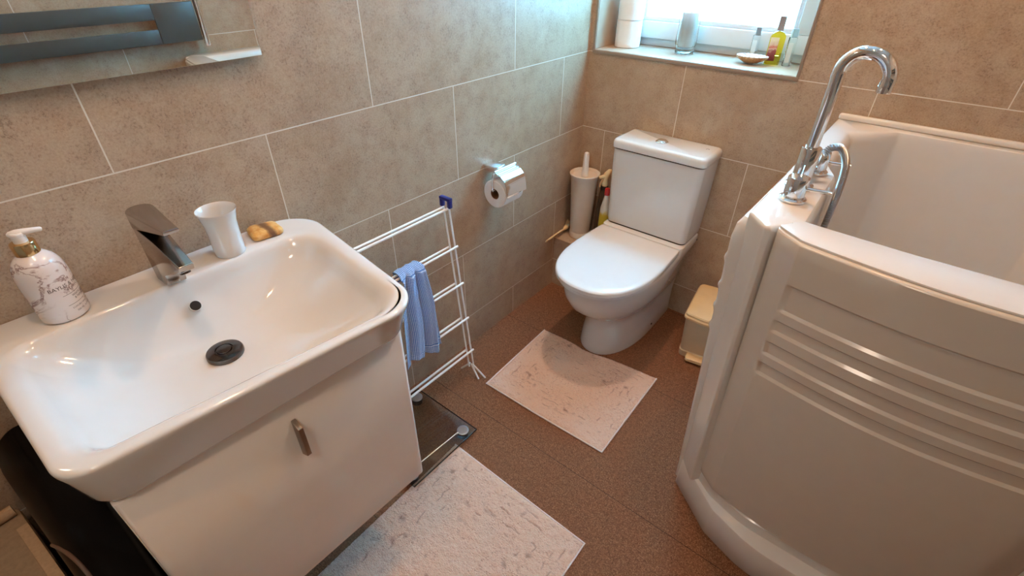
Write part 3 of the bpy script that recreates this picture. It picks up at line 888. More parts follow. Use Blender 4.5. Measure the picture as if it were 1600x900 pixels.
# ------------------------------------------------------------------ mirror
bm = bmesh.new()
MY1, MY0, MZ0, MZ1 = -1.349, -2.35, 1.2025, 1.95
box(bm, 0.012, 0.016, MY0, MY1, MZ0, MZ1, 0.0008, 1)
mi_ = bmesh_obj('wall_mirror', bm, mirror_m, smooth=False)
tag(mi_, 'frameless wall mirror above the basin showing the opposite wall', 'mirror')
bm = bmesh.new(); box(bm, 0.0, 0.0118, MY0+0.01, MY1-0.01, MZ0+0.01, MZ1-0.01)
bmesh_obj('backing', bm, black_gap, mi_, smooth=False)

# ------------------------------------------------------------------ towel radiator on the opposite wall, seen in the mirror
rad = thing('towel_radiator', 'dark grey flat bar towel radiator on the opposite wall, seen in the mirror', 'radiator', (1.66, -1.25, 1.0))
for za, zb in ((1.012, 1.071), (1.107, 1.170), (1.34, 1.399), (1.435, 1.498)):
    bm = bmesh.new(); box(bm, 1.638, 1.648, -1.95, -0.985, za, zb, 0.0015)
    bmesh_obj('bar', bm, anthracite, rad)
for za, zb in ((1.012, 1.170), (1.34, 1.498)):
    bm = bmesh.new(); box(bm, 1.638, 1.648, -0.9845, -0.812, za, zb, 0.0015)
    bmesh_obj('end_plate', bm, anthracite, rad)
for y in (-0.795, -1.965):
    bm = bmesh.new()
    tube(bm, [(1.643, y, 0.985), (1.643, y, 0.99), (1.643, y, 1.60)], [0.009, 0.0125, 0.0125], 20)
    tube(bm, [(1.643, y, 1.06), (1.6995, y, 1.06)], 0.010, 16)
    bmesh_obj('upright', bm, chrome, rad)

# ------------------------------------------------------------------ folding clothes airer
airer = thing('clothes_airer', 'folded white wire clothes airer leaning on the tiles beside the basin', 'clothes airer', (0.10, -1.13, 0))
YR, YL = -0.900, -1.410
def ax(z): return 0.137-0.114*z          # the folded frames lean towards the wall
zt = 0.705
for off, yr, yl in ((0.008, YR+0.004, YL), (-0.001, YR-0.010, YL+0.008)):
    for y in (yr, yl):
        bm = bmesh.new()
        tube(bm, [(ax(0.05)+off, y, 0.05), (ax(zt)+off, y, zt)], 0.0033, 10)
        bmesh_obj('upright', bm, white_wire, airer)
for z in (0.700, 0.560, 0.418, 0.272, 0.126):
    for off, y1, y0 in ((0.013, YR+0.012, YL-0.006), (-0.006, YR-0.006, YL-0.006)):
        bm = bmesh.new()
        tube(bm, [(ax(z)+off, y0, z), (ax(z)+off, y1, z)], 0.0041, 10)
        bmesh_obj('rail', bm, white_wire, airer)
for y in (YR, YL):
    s = 1
    for off, xe, ye in ((0.010, 0.048, 0.016), (0.002, 0.040, -0.006), (-0.006, -0.045, -0.004)):
        bm = bmesh.new()
        x0 = ax(0.055)+off
        tube(bm, [(x0, y, 0.058), (x0+xe*0.15, y+ye*0.2, 0.048), (x0+xe, y+ye, 0.0045)], 0.0036, 10)
        bmesh_obj('foot', bm, white_wire, airer)
    bm = bmesh.new()
    xt = ax(zt)
    box(bm, xt-0.022, xt+0.024, y-0.008, y+0.008, zt+0.020, zt+0.030, 0.002)
    box(bm, xt+0.012, xt+0.024, y-0.007, y+0.007, zt-0.004, zt+0.024, 0.002)
    box(bm, xt-0.022, xt-0.010, y-0.007, y+0.007, zt-0.004, zt+0.024, 0.002)
    bmesh_obj('hinge_clip', bm, blue_plastic, airer)

# checked cloth over the second rail
bm = bmesh.new(); uvl = bm.loops.layers.uv.new('UVMap')
zr = 0.560; NU, NV = 56, 80
vs = []
for j in range(NV+1):
    v = j/NV
    row = []
    for i in range(NU+1):
        u = i/NU
        # path: short tail behind, over the rails, long fall in front
        L = v*0.405
        gather = 0.50+0.50*min(1, max(0, (L-0.05)/0.30))**0.8
        wid = 0.165*gather
        yc = -1.098-0.032*max(0, L-0.1)/0.3
        y = yc+(u-0.5)*wid+0.004*math.sin(9*v+3*u)
        fold = 0.010*math.sin(u*PI*5.0+1.2*v+0.6)*(0.35+0.65*min(1, L/0.12)) + 0.004*math.sin(u*PI*11+4*v)
        xr = ax(zr)
        if L < 0.055:
            t = L/0.055
            x = xr-0.024-0.010*(1-t)*0.3+fold*0.25; z = zr-0.045+0.045*t
        elif L < 0.115:
            a = PI*(1-(L-0.055)/0.06)
            x = xr+0.002+0.0265*math.cos(a)+fold*0.3; z = zr+0.0125*math.sin(a)+0.002
        else:
            s = L-0.115
            x = ax(zr-s)+0.034+fold+0.012*s/0.3; z = zr-s
            if s > 0.26: z = zr-s+0.04*(s-0.26)/0.065*abs(math.sin((u*1.15+0.08)*PI))*0.9 - 0.01*u
        row.append(bm.verts.new((x, y, z)))
    vs.append(row)
for j in range(NV):
    for i in range(NU):
        f = bm.faces.new((vs[j][i], vs[j][i+1], vs[j+1][i+1], vs[j+1][i]))
        for lp, (a, b_) in zip(f.loops, ((i, j), (i+1, j), (i+1, j+1), (i, j+1))):
            lp[uvl].uv = (a/NU*0.24, b_/NV*0.40)
cloth = bmesh_obj('checked_cloth', bm, check_mat(), angle=180)
sm = cloth.modifiers.new('thick', 'SOLIDIFY'); sm.thickness = 0.0012; sm.offset = 0
tag(cloth, 'blue and white checked cloth hanging on the wire airer', 'cloth')

# ------------------------------------------------------------------ glass bathroom scale
sc = thing('bathroom_scale', 'glass bathroom scale with round steel sensor discs on the floor under the cabinet', 'scale', (0.19, -1.25, 0))
bm = bmesh.new(); box(bm, 0.045, 0.340, -1.383, -1.100, 0.018, 0.0245, 0.0012, 2)
bmesh_obj('glass_platform', bm, scale_glass, sc)
bm = bmesh.new()
for a in ((0.3401, 0.3410, -1.384, -1.099), (0.0440, 0.0449, -1.384, -1.099), (0.0449, 0.3401, -1.0999, -1.099), (0.0449, 0.3401, -1.384, -1.3831)):
    box(bm, a[0], a[1], a[2], a[3], 0.0178, 0.0247)
bmesh_obj('ground_edge', bm, plain('dark_glass_edge', (0.035, 0.045, 0.04), 0.2), sc, smooth=False)
for x, y in ((0.310, -1.136), (0.076, -1.134), (0.306, -1.361), (0.076, -1.361)):
    bm = bmesh.new()
    lathe(bm, [(0.017, 0.0003), (0.0185, 0.002), (0.0185, 0.0178)], x, y, 28)
    ft = bmesh_obj('foot', bm, black_gap, sc)
    bm = bmesh.new()
    lathe(bm, [(0.0205, 0.0246), (0.0205, 0.0285), (0.0195, 0.0295), (0.0165, 0.0298), (0.0158, 0.0306), (0.004, 0.0308)], x, y, 32)
    bmesh_obj('sensor_disc', bm, satin, ft)
bm = bmesh.new()
tube(bm, [(0.304, -1.154, 0.0265), (0.302, -1.160, 0.0263), (0.292, -1.340, 0.0263)], 0.0018, 8)
tube(bm, [(0.3045, -1.152, 0.0268), (0.3035, -1.162, 0.0268)], 0.0040, 12)
bmesh_obj('sensor_strip', bm, satin, sc)

# ------------------------------------------------------------------ bath mats
def shag(name, x0, x1, y0, y1, nx, ny, seed, label, notch=None, corner=None, tilt=0.0, zlift=0.0):
    bm = bmesh.new(); dl = bm.verts.layers.float.new('worn')
    rnd = random.Random(seed); off = Vector((seed*3.1, seed*1.7, 0))
    vs = []
    for j in range(ny+1):
        row = []
        for i in range(nx+1):
            u, v = i/nx, j/ny
            x = x0+(x1-x0)*u; y = y0+(y1-y0)*v
            if corner is not None:     # bilinear corners
                a, b_, c_, d_ = [Vector(q) for q in corner]
                q = (a*(1-u)+b_*u)*(1-v)+(d_*(1-u)+c_*u)*v; x, y = q.x, q.y
            if notch: y += notch(u)*v**3
            p = Vector((x, y, 0))
            eu, ev = min(u, 1-u)*(x1-x0), min(v, 1-v)*(y1-y0)
            e = min(eu, ev)
            edge = min(1, e/0.014)
            nb = noise.fractal((p+off)*9, 1.0, 2.0, 3)
            nt_ = noise.noise((p+off)*120)*0.6+noise.noise((p+off)*260)*0.5
            cl_ = noise.noise((p*Vector((1, 1, 1))+off)*46)
            # short crinkled furrows, mostly along the border
            fur = 0.0
            for ed in (0.030, 0.052, 0.074, 0.10, 0.13):
                wv = 0.012*noise.noise((p+off)*14+Vector((ed*50, 0, 0)))+0.005*noise.noise((p+off)*55)
                w = abs(e-ed+wv)
                on_ = max(0, min(1, (noise.noise((p+off)*26+Vector((ed*190, ed*70, 0)))-0.12)*4))
                fur = max(fur, max(0, 1-w/0.0032)*on_)
            h = 0.0015+edge**0.5*(0.010+0.0022*nb+0.0026*cl_+0.0024*nt_)-0.004*fur*edge
            jit = 0.0028*(1-edge)
            x += jit*noise.noise(p*300+off); y += jit*noise.noise(p*300+off*2)
            w_ = max(0, min(1, (-cl_-0.22)*2.6))*max(0, min(1, nb*2.2-0.05))*0.9 + fur*0.75
            vtx = bm.verts.new((x, y, max(0.0012, h)+zlift)); vtx[dl] = max(0, min(1, w_*edge))
            row.append(vtx)
        vs.append(row)
    for j in range(ny):
        for i in range(nx): bm.faces.new((vs[j][i], vs[j][i+1], vs[j+1][i+1], vs[j+1][i]))
    # flat woven underside
    for row in (vs[0], vs[-1]): pass
    o = bmesh_obj(name, bm, pile, angle=180)
    return o
def hem(parent, pts, w=0.010, t=0.004):
    bm = bmesh.new()
    path = [Vector(p) for p in pts]
    tube(bm, [Vector((p.x, p.y, 0.0038)) for p in path], 0.0034, 8)
    return bmesh_obj('hem', bm, hem_m, parent, angle=60)
def notch(u):
    return -0.012*math.exp(-((u-0.44)/0.16)**2)*1.4
m2 = [(0.212, -0.903), (0.717, -0.893), (0.708, -0.462), (0.196, -0.500)]
pm = shag('bath_mat', 0.2, 0.715, -0.9, -0.48, 250, 210, 3, '', notch=notch, corner=m2)
tag(pm, 'small pink pile mat on the floor in front of the toilet', 'bath mat', 'pink bath mats on the floor')
hem(pm, [(0.196, -0.500), (0.204, -0.70), (0.212, -0.904), (0.46, -0.901), (0.718, -0.894), (0.712, -0.68), (0.708, -0.462)])
m1 = [(0.333, -1.945), (0.845, -1.945), (0.838, -1.193), (0.318, -1.184)]
bmat = shag('bath_mat', 0.32, 0.84, -1.945, -1.19, 250, 360, 11, '', corner=m1)
tag(bmat, 'larger pink pile mat on the floor in front of the vanity cabinet', 'bath mat', 'pink bath mats on the floor')
hem(bmat, [(0.333, -1.945), (0.845, -1.945), (0.842, -1.60), (0.838, -1.192), (0.60, -1.189), (0.318, -1.183)])

# ------------------------------------------------------------------ toilet roll holder and roll
hold = thing('toilet_roll_holder', 'chrome toilet roll holder with cover flap on the tiled wall', 'toilet roll holder', (0.02, -0.60, 0.74))
bm = bmesh.new(); box(bm, 0.0, 0.0565, -0.655, -0.602, 0.737, 0.757, 0.002)
bmesh_obj('wall_bracket', bm, chrome, hold)
RX, RZ, RY0, RY1 = 0.062, 0.665, -0.672, -0.562
bm = bmesh.new()
tube(bm, [(0.064, RY0+0.002, 0.747), (0.064, RY1+0.006, 0.747)], 0.0055, 16)
bmesh_obj('hinge_bar', bm, chrome, hold)
bm = bmesh.new()
pts = [(0.064, RY0+0.003, 0.744), (0.064, RY0-0.006, 0.738), (0.063, RY0-0.008, 0.715), (0.062, RY0-0.007, RZ+0.020), (0.062, RY0-0.001, RZ+0.014), (0.062, RY0+0.012, RZ+0.014), (0.062, RY1-0.01, RZ+0.014)]
tube(bm, smooth_path(pts, 4), 0.0032, 10)
bmesh_obj('wire_arm', bm, chrome, hold)
bm = bmesh.new()
# curved cover flap hugging the roll
rows = []
prof = [(p.x, p.z) for p in smooth_path([(0.067, 0, 0.7425), (0.088, 0, 0.737), (0.105, 0, 0.722), (0.1145, 0, 0.700), (0.1185, 0, 0.675), (0.119, 0, 0.664)], 5)]
out_ = prof+[(x-0.0012, z-0.0007) for x, z in reversed(prof)]
loft(bm, [[Vector((x, RY0+0.006, z)) for x, z in out_], [Vector((x, RY1+0.004, z)) for x, z in out_]])
bmesh_obj('cover_flap', bm, chrome, hold, angle=40)

def roll(name, axis, org, rad, wid, core=0.021):
    bm = bmesh.new()
    lathe(bm, [(core, 0.001), (core+0.001, 0), (rad-0.002, 0), (rad, 0.002), (rad, wid-0.002), (rad-0.002, wid), (core+0.001, wid), (core, wid-0.001), (core, 0.001)], 0, 0, 56, axis=axis, org=org, caps=(False, False))
    o = bmesh_obj(name, bm, tissue)
    bm = bmesh.new()
    lathe(bm, [(core-0.0005, 0.0015), (core-0.0005, wid-0.0015), (core-0.0017, wid-0.0015), (core-0.0017, 0.0015), (core-0.0005, 0.0015)], 0, 0, 40, axis=axis, org=org, caps=(False, False))
    bmesh_obj('cardboard_core', bm, cardboard, o)
    return o
tr = roll('toilet_roll', (0, 1, 0), (RX, RY0+0.004, RZ), 0.0505, 0.102, 0.019)
tag(tr, 'white toilet roll hanging in the chrome wall holder', 'toilet roll')

# ------------------------------------------------------------------ toilet brush, dish brush, bottles on the boxing
ZB = 0.2565
tb = thing('toilet_brush', 'ivory toilet brush standing in its tall tapered pot on the corner boxing', 'toilet brush', (0.070, -0.072, ZB))
bx, by = 0.078, -0.078
bm = bmesh.new()
lathe(bm, [(0.044, ZB), (0.0475, ZB+0.002), (0.0475, ZB+0.026), (0.0455, ZB+0.029), (0.046, ZB+0.031), (0.0490, ZB+0.10), (0.0555, ZB+0.22), (0.0605, ZB+0.294), (0.0665, ZB+0.306), (0.0670, ZB+0.310), (0.0650, ZB+0.312), (0.060, ZB+0.308), (0.056, ZB+0.300), (0.013, ZB+0.294)], bx, by, 48)
bmesh_obj('pot', bm, brush_pot_m, tb)
bm = bmesh.new()
lathe(bm, [(0.0145, ZB+0.296), (0.0140, ZB+0.330), (0.0128, ZB+0.370), (0.0118, ZB+0.393), (0.0095, ZB+0.401), (0.004, ZB+0.404)], bx, by, 24)
bmesh_obj('handle', bm, white_plastic, tb)

db = thing('washing_up_brush', 'pale cream scrubbing brush lying over the edge of the corner boxing', 'brush', (0.03, -0.17, ZB))
bm = bmesh.new()
A_ = Vector((0.014, -0.112, ZB+0.024)); B_ = Vector((0.017, -0.278, ZB+0.020))
pts = [A_.lerp(B_, t)+V(0, 0, 0.004*math.sin(PI*t)) for t in [k/10 for k in range(9)]]
for s in (-1, 1):
    tube(bm, [p+V(0.0035*s*(1 if 0.1 < i/9 < 0.9 else 0.6), 0, 0.002*s) for i, p in enumerate(pts)], 0.0032, 8)
tube(bm, arc_pts(pts[-1]+V(0, -0.008, 0), (0, 1, 0), (0.5, 0, 0.87), 0.008, 0.2, 5.6, 16), 0.0028, 8)
bmesh_obj('handle', bm, cream_plastic, db)
bm = bmesh.new()
hd = Vector((0.014, -0.092, ZB+0.028))
tube(bm, [A_+V(0, -0.004, 0), A_+V(0, 0.006, 0.002), hd], [0.006, 0.010, 0.011], 12)
bmesh_obj('head', bm, cream_plastic, db)
bm = bmesh.new()
rb = random.Random(4)
for k in range(70):
    a = rb.uniform(0, 2*PI); r = 0.009*math.sqrt(rb.random())
    b0 = hd+V(r*math.cos(a), -0.004, r*math.sin(a))
    dr = V(-0.10+0.18*math.cos(a)*r/0.009, 0.75+rb.uniform(-.1, .1), 0.60+0.4*math.sin(a)*r/0.009).normalized()
    tip = b0+dr*rb.uniform(0.026, 0.034)
    if tip.x > 0.019: tip.x = 0.019
    if tip.x < 0.003: tip.x = 0.003
    if tip.z < ZB+0.002: tip.z = ZB+0.002
    tube(bm, [b0, tip], [0.0011, 0.0006], 5)
br_ = bmesh_obj('bristles', bm, bristle_m, db, smooth=False); br_['kind'] = 'stuff'

sp_ = thing('spray_bottle', 'dark spray bottle with a beige trigger head behind the toilet brush', 'spray bottle', (0.168, -0.052, ZB))
sx, sy = 0.170, -0.058
bm = bmesh.new()
lathe(bm, [(0.024, ZB), (0.0275, ZB+0.003), (0.028, ZB+0.10), (0.0265, ZB+0.16), (0.021, ZB+0.215), (0.0165, ZB+0.245), (0.0145, ZB+0.255)], sx, sy, 32)
bmesh_obj('bottle', bm, dark_bottle, sp_)
bm = bmesh.new()
lathe(bm, [(0.0160, ZB+0.252), (0.0170, ZB+0.253), (0.0170, ZB+0.268), (0.013, ZB+0.270)], sx, sy, 28)
bmesh_obj('screw_collar', bm, black_gap, sp_)
bm = bmesh.new()
tube(bm, [(sx, sy, ZB+0.268), (sx, sy, ZB+0.285), (sx-0.001, sy-0.002, ZB+0.302), (sx+0.004, sy+0.004, ZB+0.322), (sx+0.012, sy+0.012, ZB+0.336), (sx+0.016, sy+0.018, ZB+0.338)], [0.013, 0.014, 0.0145, 0.0135, 0.010, 0.005], 16)
tube(bm, [(sx-0.003, sy-0.008, ZB+0.312), (sx-0.012, sy-0.026, ZB+0.312), (sx-0.014, sy-0.030, ZB+0.311)], [0.010, 0.008, 0.005], 14)
tube(bm, [(sx-0.005, sy-0.012, ZB+0.300), (sx-0.010, sy-0.022, ZB+0.285), (sx-0.010, sy-0.023, ZB+0.268)], [0.005, 0.004, 0.0035], 10)
bmesh_obj('trigger_head', bm, cream_plastic, sp_)

def cleaner_mat():
    m, nt, b = new_mat('bright_cleaner_label'); g = NG(nt)
    tc = g.n('ShaderNodeTexCoord').outputs['Object']
    sp = g.n('ShaderNodeSeparateXYZ'); g.l(tc, sp.inputs[0])
    z = g.math('DIVIDE', g.math('SUBTRACT', g.math('ADD', sp.outputs[2], g.math('MULTIPLY', g.noise(tc, 45, 3), 0.05)), 0.27), 0.24)
    c = g.ramp(z, [(0.0, (0.02, 0.05, 0.14)), (0.28, (0.05, 0.16, 0.32)), (0.34, (0.08, 0.17, 0.05)), (0.50, (0.60, 0.45, 0.03)), (0.72, (0.65, 0.48, 0.05)), (0.80, (0.72, 0.70, 0.66))])
    g.l(c, b.inputs['Base Color']); b.inputs['Roughness'].default_value = 0.3
    return m
cb_ = thing('cleaner_bottle', 'yellow and green cleaner bottle with red cap squeezed beside the cistern', 'bottle', (0.213, -0.075, ZB))
qx, qy = 0.2085, -0.098
bm = bmesh.new()
lathe(bm, [(0.020, ZB), (0.0235, ZB+0.004), (0.0240, ZB+0.14), (0.0215, ZB+0.19), (0.014, ZB+0.228), (0.010, ZB+0.250)], qx, qy, 32)
bmesh_obj('bottle', bm, cleaner_mat(), cb_)
bm = bmesh.new()
lathe(bm, [(0.0115, ZB+0.251), (0.012, ZB+0.253), (0.012, ZB+0.275), (0.010, ZB+0.280), (0.004, ZB+0.282)], qx, qy, 24)
bmesh_obj('cap', bm, plain('red_cap', (0.55, 0.03, 0.03), 0.35), cb_)

# ------------------------------------------------------------------ pedal bin
pb = thing('pedal_bin', 'small cream pedal bin on the floor between toilet and bath', 'bin', (0.765, -0.15, 0))
rotb = Matrix.Rotation(math.radians(9.5), 4, 'Z'); cb0 = Vector((0.765, -0.150, 0))
def binb(bm):
    bmesh.ops.transform(bm, matrix=Matrix.Translation(cb0) @ rotb, verts=bm.verts)
def bro(hw, yf, yb, r): return rpoly([(-hw, yf), (hw, yf), (hw, yb), (-hw, yb)], [r, r, r*1.2, r*1.2], 6, 2)
bm = bmesh.new()
loft(bm, [ring(bro(0.074, -0.112, 0.105, 0.02), 0.002), ring(bro(0.075, -0.114, 0.106, 0.02), 0.03), ring(bro(0.072, -0.110, 0.105, 0.02), 0.031), ring(bro(0.079, -0.124, 0.110, 0.022), 0.195)])
binb(bm); bmesh_obj('body', bm, bin_body_m, pb)
bm = bmesh.new()
def lid_ring(d, z): 
    o2 = rpoly([(-0.085+d, -0.128+d), (0, -0.142+d), (0.085-d, -0.128+d), (0.078-d, 0.115-d), (-0.078+d, 0.115-d)], [0.018, 0.12, 0.018, 0.022, 0.022], 6, 2)
    return [Vector((p.x, p.y, z+0.012*(1-(p.y/0.14)**2)*0.5)) for p in o2]
loft(bm, [lid_ring(0.006, 0.197), lid_ring(0.0, 0.199), lid_ring(0.0, 0.207), lid_ring(0.004, 0.211), lid_ring(0.0045, 0.214), lid_ring(0.003, 0.219), lid_ring(0.006, 0.224), lid_ring(0.016, 0.227)])
binb(bm); bmesh_obj('lid', bm, cream_plastic, pb)
bm = bmesh.new()
loft(bm, [ring(rrect(-0.038, 0.030, -0.146, -0.100, 0.008, 5), 0.010), ring(rrect(-0.040, 0.032, -0.150, -0.100, 0.010, 5), 0.014), ring(rrect(-0.040, 0.032, -0.150, -0.100, 0.010, 5), 0.026), ring(rrect(-0.036, 0.028, -0.144, -0.102, 0.008, 5), 0.030)])
binb(bm); bmesh_obj('pedal', bm, cream_plastic, pb)
bm = bmesh.new(); loft(bm, [ring(bro(0.068, -0.104, 0.10, 0.02), 0.0003), ring(bro(0.068, -0.104, 0.10, 0.02), 0.0022)])
binb(bm); bmesh_obj('base_ring', bm, black_gap, pb)

# ------------------------------------------------------------------ things on the window sill
r1 = roll('toilet_roll', (0, 0, 1), (0.093, 0.135, WZ0+0.0005), 0.050, 0.098)
tag(r1, 'white toilet roll standing on the window sill, lower of its stack', 'toilet roll', 'toilet rolls stacked on the window sill')
r2 = r1.copy(); C.objects.link(r2); r2.location = (0.002, -0.001, 0.0985)
for ch in list(r1.children):
    c_ = ch.copy(); C.objects.link(c_); c_.parent = r2
r2['label'] = 'white toilet roll balanced on another roll at the window'

vase = thing('candle_glass', 'clear footed glass holding a white candle on the window sill', 'candle holder', (0.338, 0.135, WZ0))
gx, gy, gz = 0.338, 0.135, WZ0+0.0005
bm = bmesh.new()
lathe(bm, [(0.012, gz), (0.033, gz), (0.0355, gz+0.003), (0.0350, gz+0.010), (0.0325, gz+0.016), (0.0345, gz+0.024), (0.0390, gz+0.036), (0.0395, gz+0.050), (0.0375, gz+0.09), (0.0385, gz+0.118), (0.046, gz+0.150), (0.0467, gz+0.1515), (0.0450, gz+0.1515), (0.0370, gz+0.118), (0.0358, gz+0.09), (0.0375, gz+0.05), (0.0365, gz+0.036), (0.032, gz+0.026), (0.006, gz+0.024)], gx, gy, 56)
bmesh_obj('glass', bm, clear_glass, vase, angle=60)
bm = bmesh.new()
lathe(bm, [(0.006, gz+0.0255), (0.027, gz+0.0255), (0.0285, gz+0.028), (0.0295, gz+0.140), (0.028, gz+0.142), (0.027, gz+0.137), (0.004, gz+0.132)], gx, gy, 40)
cn = bmesh_obj('candle', bm, wax)
tag(cn, 'white pillar candle standing inside the clear footed glass', 'candle')
bm = bmesh.new(); tube(bm, [(gx, gy, gz+0.132), (gx+0.001, gy, gz+0.142)], 0.001, 6)
bmesh_obj('wick', bm, black_gap, cn)

def shell_mat():
    m, nt, b = new_mat('scallop_shell'); g = NG(nt)
    tc = g.n('ShaderNodeTexCoord').outputs['Object']
    n = g.noise(tc, 90, 4, 0.7, 0.8)
    geo = g.n('ShaderNodeNewGeometry')
    ins = g.ramp(n, [(0.36, (0.16, 0.08, 0.10)), (0.46, (0.74, 0.60, 0.58)), (0.62, (0.86, 0.80, 0.76))])
    outc = g.ramp(n, [(0.35, (0.36, 0.13, 0.04)), (0.65, (0.72, 0.40, 0.18))])
    sp = g.n('ShaderNodeSeparateXYZ'); g.l(geo.outputs['Normal'], sp.inputs[0])
    g.l(g.mix(g.math('GREATER_THAN', sp.outputs[2], 0.0), outc, ins), b.inputs['Base Color'])
    b.inputs['Roughness'].default_value = 0.35
    return m
bm = bmesh.new()
hx, hy_, hz = 0.592, 0.108, WZ0+0.0006
NR, NA = 14, 80
rows = []
for sgn in (0, 1):
    for j in range(NR+1):
        t = j/NR if sgn == 0 else 1-j/NR
        r = t
        row = []
        for k in range(NA):
            a = 2*PI*k/NA
            fan = 1+0.10*math.cos(a-0.2)
            ribw = 1+0.018*math.cos(22*a)*t
            x = 0.053*r*fan*ribw*math.cos(a); y = 0.040*r*ribw*math.sin(a)
            z = 0.003+0.021*(t**1.9)+0.0009*math.cos(22*a)*t + (0.0028 if sgn else 0.0)
            if t < 0.02: z = 0.001+(0.004 if sgn else 0)
            if sgn == 0: z -= 0.0026
            row.append(Vector((hx+x+1e-5*math.cos(a), hy_+y+1e-5*math.sin(a), hz+z)))
        rows.append(row)
loft(bm, rows)
tag(bmesh_obj('scallop_shell', bm, shell_mat(), angle=60), 'ribbed scallop shell lying open on the window sill', 'shell')

def perfume_print():
    m, nt, b = new_mat('printed_perfume_label'); g = NG(nt)
    tc = g.n('ShaderNodeTexCoord').outputs['Object']
    sp = g.n('ShaderNodeSeparateXYZ'); g.l(tc, sp.inputs[0])
    z = g.math('DIVIDE', g.math('SUBTRACT', g.math('ADD', sp.outputs[2], g.math('MULTIPLY', g.noise(tc, 70, 3), 0.03)), 1.075), 0.075)
    c = g.ramp(z, [(0.10, (0.16, 0.025, 0.02)), (0.42, (0.30, 0.06, 0.045)), (0.52, (0.72, 0.46, 0.33)), (0.64, (0.60, 0.12, 0.07)), (0.76, (0.74, 0.50, 0.34)), (0.95, (0.80, 0.64, 0.42))])
    g.l(c, b.inputs['Base Color']); b.inputs['Roughness'].default_value = 0.4
    return m
def slim_bottle(x, y, w, d, hb, cap_w, hc, glass, label, rot, liquid=None, cap_mat=satin, rounded=False, print_=None, arch=0.0):
    t = thing('perfume_bottle', label, 'bottle', (x, y, WZ0), 'perfume bottles on the window sill')
    z0 = WZ0+0.0006
    Mx = Matrix.Translation((x, y, 0)) @ Matrix.Rotation(math.radians(rot), 4, 'Z')
    def mk(o2s): 
        bm = bmesh.new(); loft(bm, o2s); bmesh.ops.transform(bm, matrix=Mx, verts=bm.verts); return bm
    hw, hd = w/2, d/2
    rr = min(hw, hd)*0.55
    rs = [ring(rrect(-hw+.001, hw-.001, -hd+.001, hd-.001, rr), z0), ring(rrect(-hw, hw, -hd, hd, rr), z0+0.0015), ring(rrect(-hw, hw, -hd, hd, rr), z0+hb-arch-0.002)]
    if arch:
        for k in range(1, 7):
            f = math.cos(k/6*PI/2*0.92); rs.append(ring(rrect(-hw*f, hw*f, -hd*(0.4+0.6*f), hd*(0.4+0.6*f), rr*f*0.8), z0+hb-arch+arch*math.sin(k/6*PI/2*0.92)))
    else:
        rs += [ring(rrect(-hw+.001, hw-.001, -hd+.001, hd-.001, rr), z0+hb), ring(rrect(-hw*.5, hw*.5, -hd*.6, hd*.6, rr*.5), z0+hb+0.001)]
    b_ = bmesh_obj('bottle', mk(rs), glass, t)
    if liquid:
        q = 0.0022
        ls = [ring(rrect(-hw+q, hw-q, -hd+q, hd-q, rr*0.8), z0+0.006), ring(rrect(-hw+q, hw-q, -hd+q, hd-q, rr*0.8), z0+hb*0.72)]
        bmesh_obj('liquid', mk(ls), liquid, b_)
    cw = cap_w/2
    cs = [ring(rrect(-cw, cw, -min(cw, hd), min(cw, hd), 0.002), z0+hb+0.0012), ring(rrect(-cw, cw, -min(cw, hd), min(cw, hd), 0.002), z0+hb+hc)]
    bmesh_obj('cap', mk(cs), cap_mat, t)
    if print_:
        bm = bmesh.new(); box(bm, -hw*0.92, hw*0.20, -hd-0.0012, -hd-0.0004, z0+0.012, z0+hb*0.82)
        bmesh.ops.transform(bm, matrix=Mx, verts=bm.verts); bmesh_obj('printed_label', bm, print_, b_, smooth=False)
    return t
pale_print = plain('pale_printed_label', (0.72, 0.74, 0.72), 0.4)
slim_bottle(0.578, 0.176, 0.026, 0.018, 0.082, 0.017, 0.026, clear_glass, 'slim clear perfume bottle standing behind the scallop shell', 25, print_=pale_print)
slim_bottle(0.654, 0.150, 0.048, 0.024, 0.105, 0.020, 0.045, yellow_oil, 'wide yellow perfume bottle with printed label and tall copper cap', 18, cap_mat=plain('copper_cap', (0.50, 0.36, 0.29), 0.3, metal=0.7), print_=perfume_print(), arch=0.020)
slim_bottle(0.703, 0.150, 0.026, 0.020, 0.090, 0.018, 0.026, clear_glass, 'slim clear perfume bottle against the yellow one at the window frame', 30, print_=pale_print)

# ------------------------------------------------------------------ hamper and black bag beside the vanity
hp_ = thing('laundry_hamper', 'beige canvas laundry hamper with bound edges beside the vanity cabinet', 'hamper', (0.30, -2.29, 0))
hrot = Matrix.Translation((0.25, -2.07, 0)) @ Matrix.Rotation(math.radians(5), 4, 'Z') @ Matrix.Translation((-0.25, 2.07, 0))
def hput(name, bm, mat, par, angle=35):
    bmesh.ops.transform(bm, matrix=hrot, verts=bm.verts); return bmesh_obj(name, bm, mat, par, angle)
hy1 = -2.062; HT = 0.490
bm = bmesh.new()
loft(bm, [ring(rrect(0.045, 0.58, -2.49, hy1-0.012, 0.02, 5), 0.001), ring(rrect(0.040, 0.585, -2.495, hy1-0.006, 0.02, 5), 0.02), ring(rrect(0.035, 0.59, -2.50, hy1, 0.02, 5), HT-0.02), ring(rrect(0.040, 0.585, -2.495, hy1-0.005, 0.018, 5), HT-0.015)])
hput('body', bm, hamper_m, hp_)
bm = bmesh.new()
loft(bm, [ring(rrect(0.035, 0.59, -2.50, hy1, 0.02, 5), HT-0.0135), ring(rrect(0.033, 0.592, -2.502, hy1+0.002, 0.02, 5), HT-0.010), ring(rrect(0.035, 0.59, -2.50, hy1, 0.02, 5), HT-0.002), ring(rrect(0.04, 0.585, -2.495, hy1-0.005, 0.016, 5), HT)])
lidh = hput('lid', bm, hamper_m, hp_)
bm = bmesh.new()
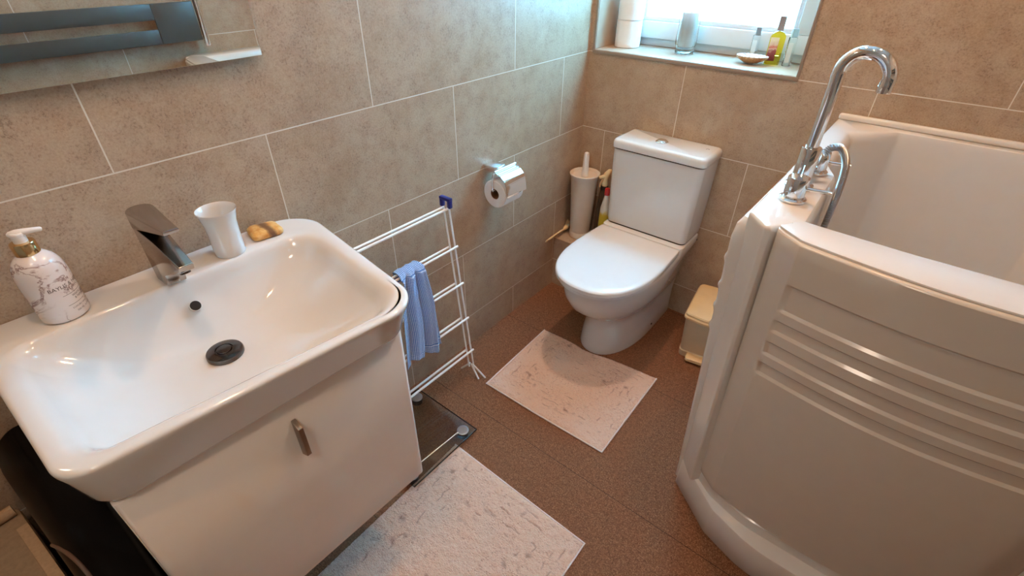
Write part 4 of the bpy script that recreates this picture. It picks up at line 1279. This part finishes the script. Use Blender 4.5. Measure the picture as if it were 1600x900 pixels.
box(bm, 0.10, 0.582, hy1-0.017, hy1+0.0005, HT+0.0005, HT+0.0025, 0.0008)
hput('edge_binding', bm, hamper_trim_m, lidh)
bm = bmesh.new()
tube(bm, [(0.062, -2.48, HT+0.011), (0.060, -2.30, HT+0.012), (0.058, hy1-0.004, HT+0.011)], 0.0115, 14)
hput('rolled_strap', bm, hamper_trim_m, lidh, 60)

bb = thing('black_bag', 'shiny black bag wedged between the hamper and the vanity cabinet', 'bag', (0.27, -2.005, 0))
bm = bmesh.new()
rings = []
def bago(z, d):
    return rpoly([(0.002, -2.070+d), (0.56-d, -2.026+d), (0.56-d, -1.950-d*0.2), (0.002, -1.950-d*0.2)], [0.012, 0.04, 0.04, 0.012], 8, 8)
def bagl(d): return rpoly([(0.002, -2.016+d), (0.55-d, -2.016+d), (0.55-d, -1.950-d*0.2), (0.002, -1.950-d*0.2)], [0.012, 0.03, 0.03, 0.012], 8, 8)
for z, d in ((0.002, 0.010), (0.03, 0.0), (0.25, 0.0), (0.486, 0.0)):
    rings.append(ring(bagl(d), z))
for z, d in ((0.4965, 0.010), (0.505, 0.0)):
    rings.append(ring(bago(z, d), z))
def topz(p): return 0.632-0.10*max(0, (p.x-0.12)/0.43)**1.6
for k in range(1, 9):
    a = k/8*PI/2
    o2 = bago(0, 0.045*(1-math.cos(a)))
    rings.append([Vector((p.x, p.y, 0.506+(topz(p)-0.506)*math.sin(a)+0.003*noise.noise(Vector((p.x*30, p.y*30, k*0.5))))) for p in o2])
loft(bm, rings)
bag = bmesh_obj('bag_body', bm, black_bag, bb, angle=60)
bm = bmesh.new()
pp = []
for k in range(9):
    x = 0.215+0.032*k; a = math.radians(8+48*math.sin(min(1, k/5)*PI/2))
    pp.append((x, -2.070+0.044*x/0.56+0.045*(1-math.cos(a)), 0.50+(topz(Vector((x, 0, 0)))-0.50)*math.sin(a)+0.001))
tube(bm, smooth_path(pp, 4), 0.0035, 8)
bmesh_obj('piping', bm, plain('brown_piping', (0.16, 0.10, 0.07), 0.35), bb, angle=60)
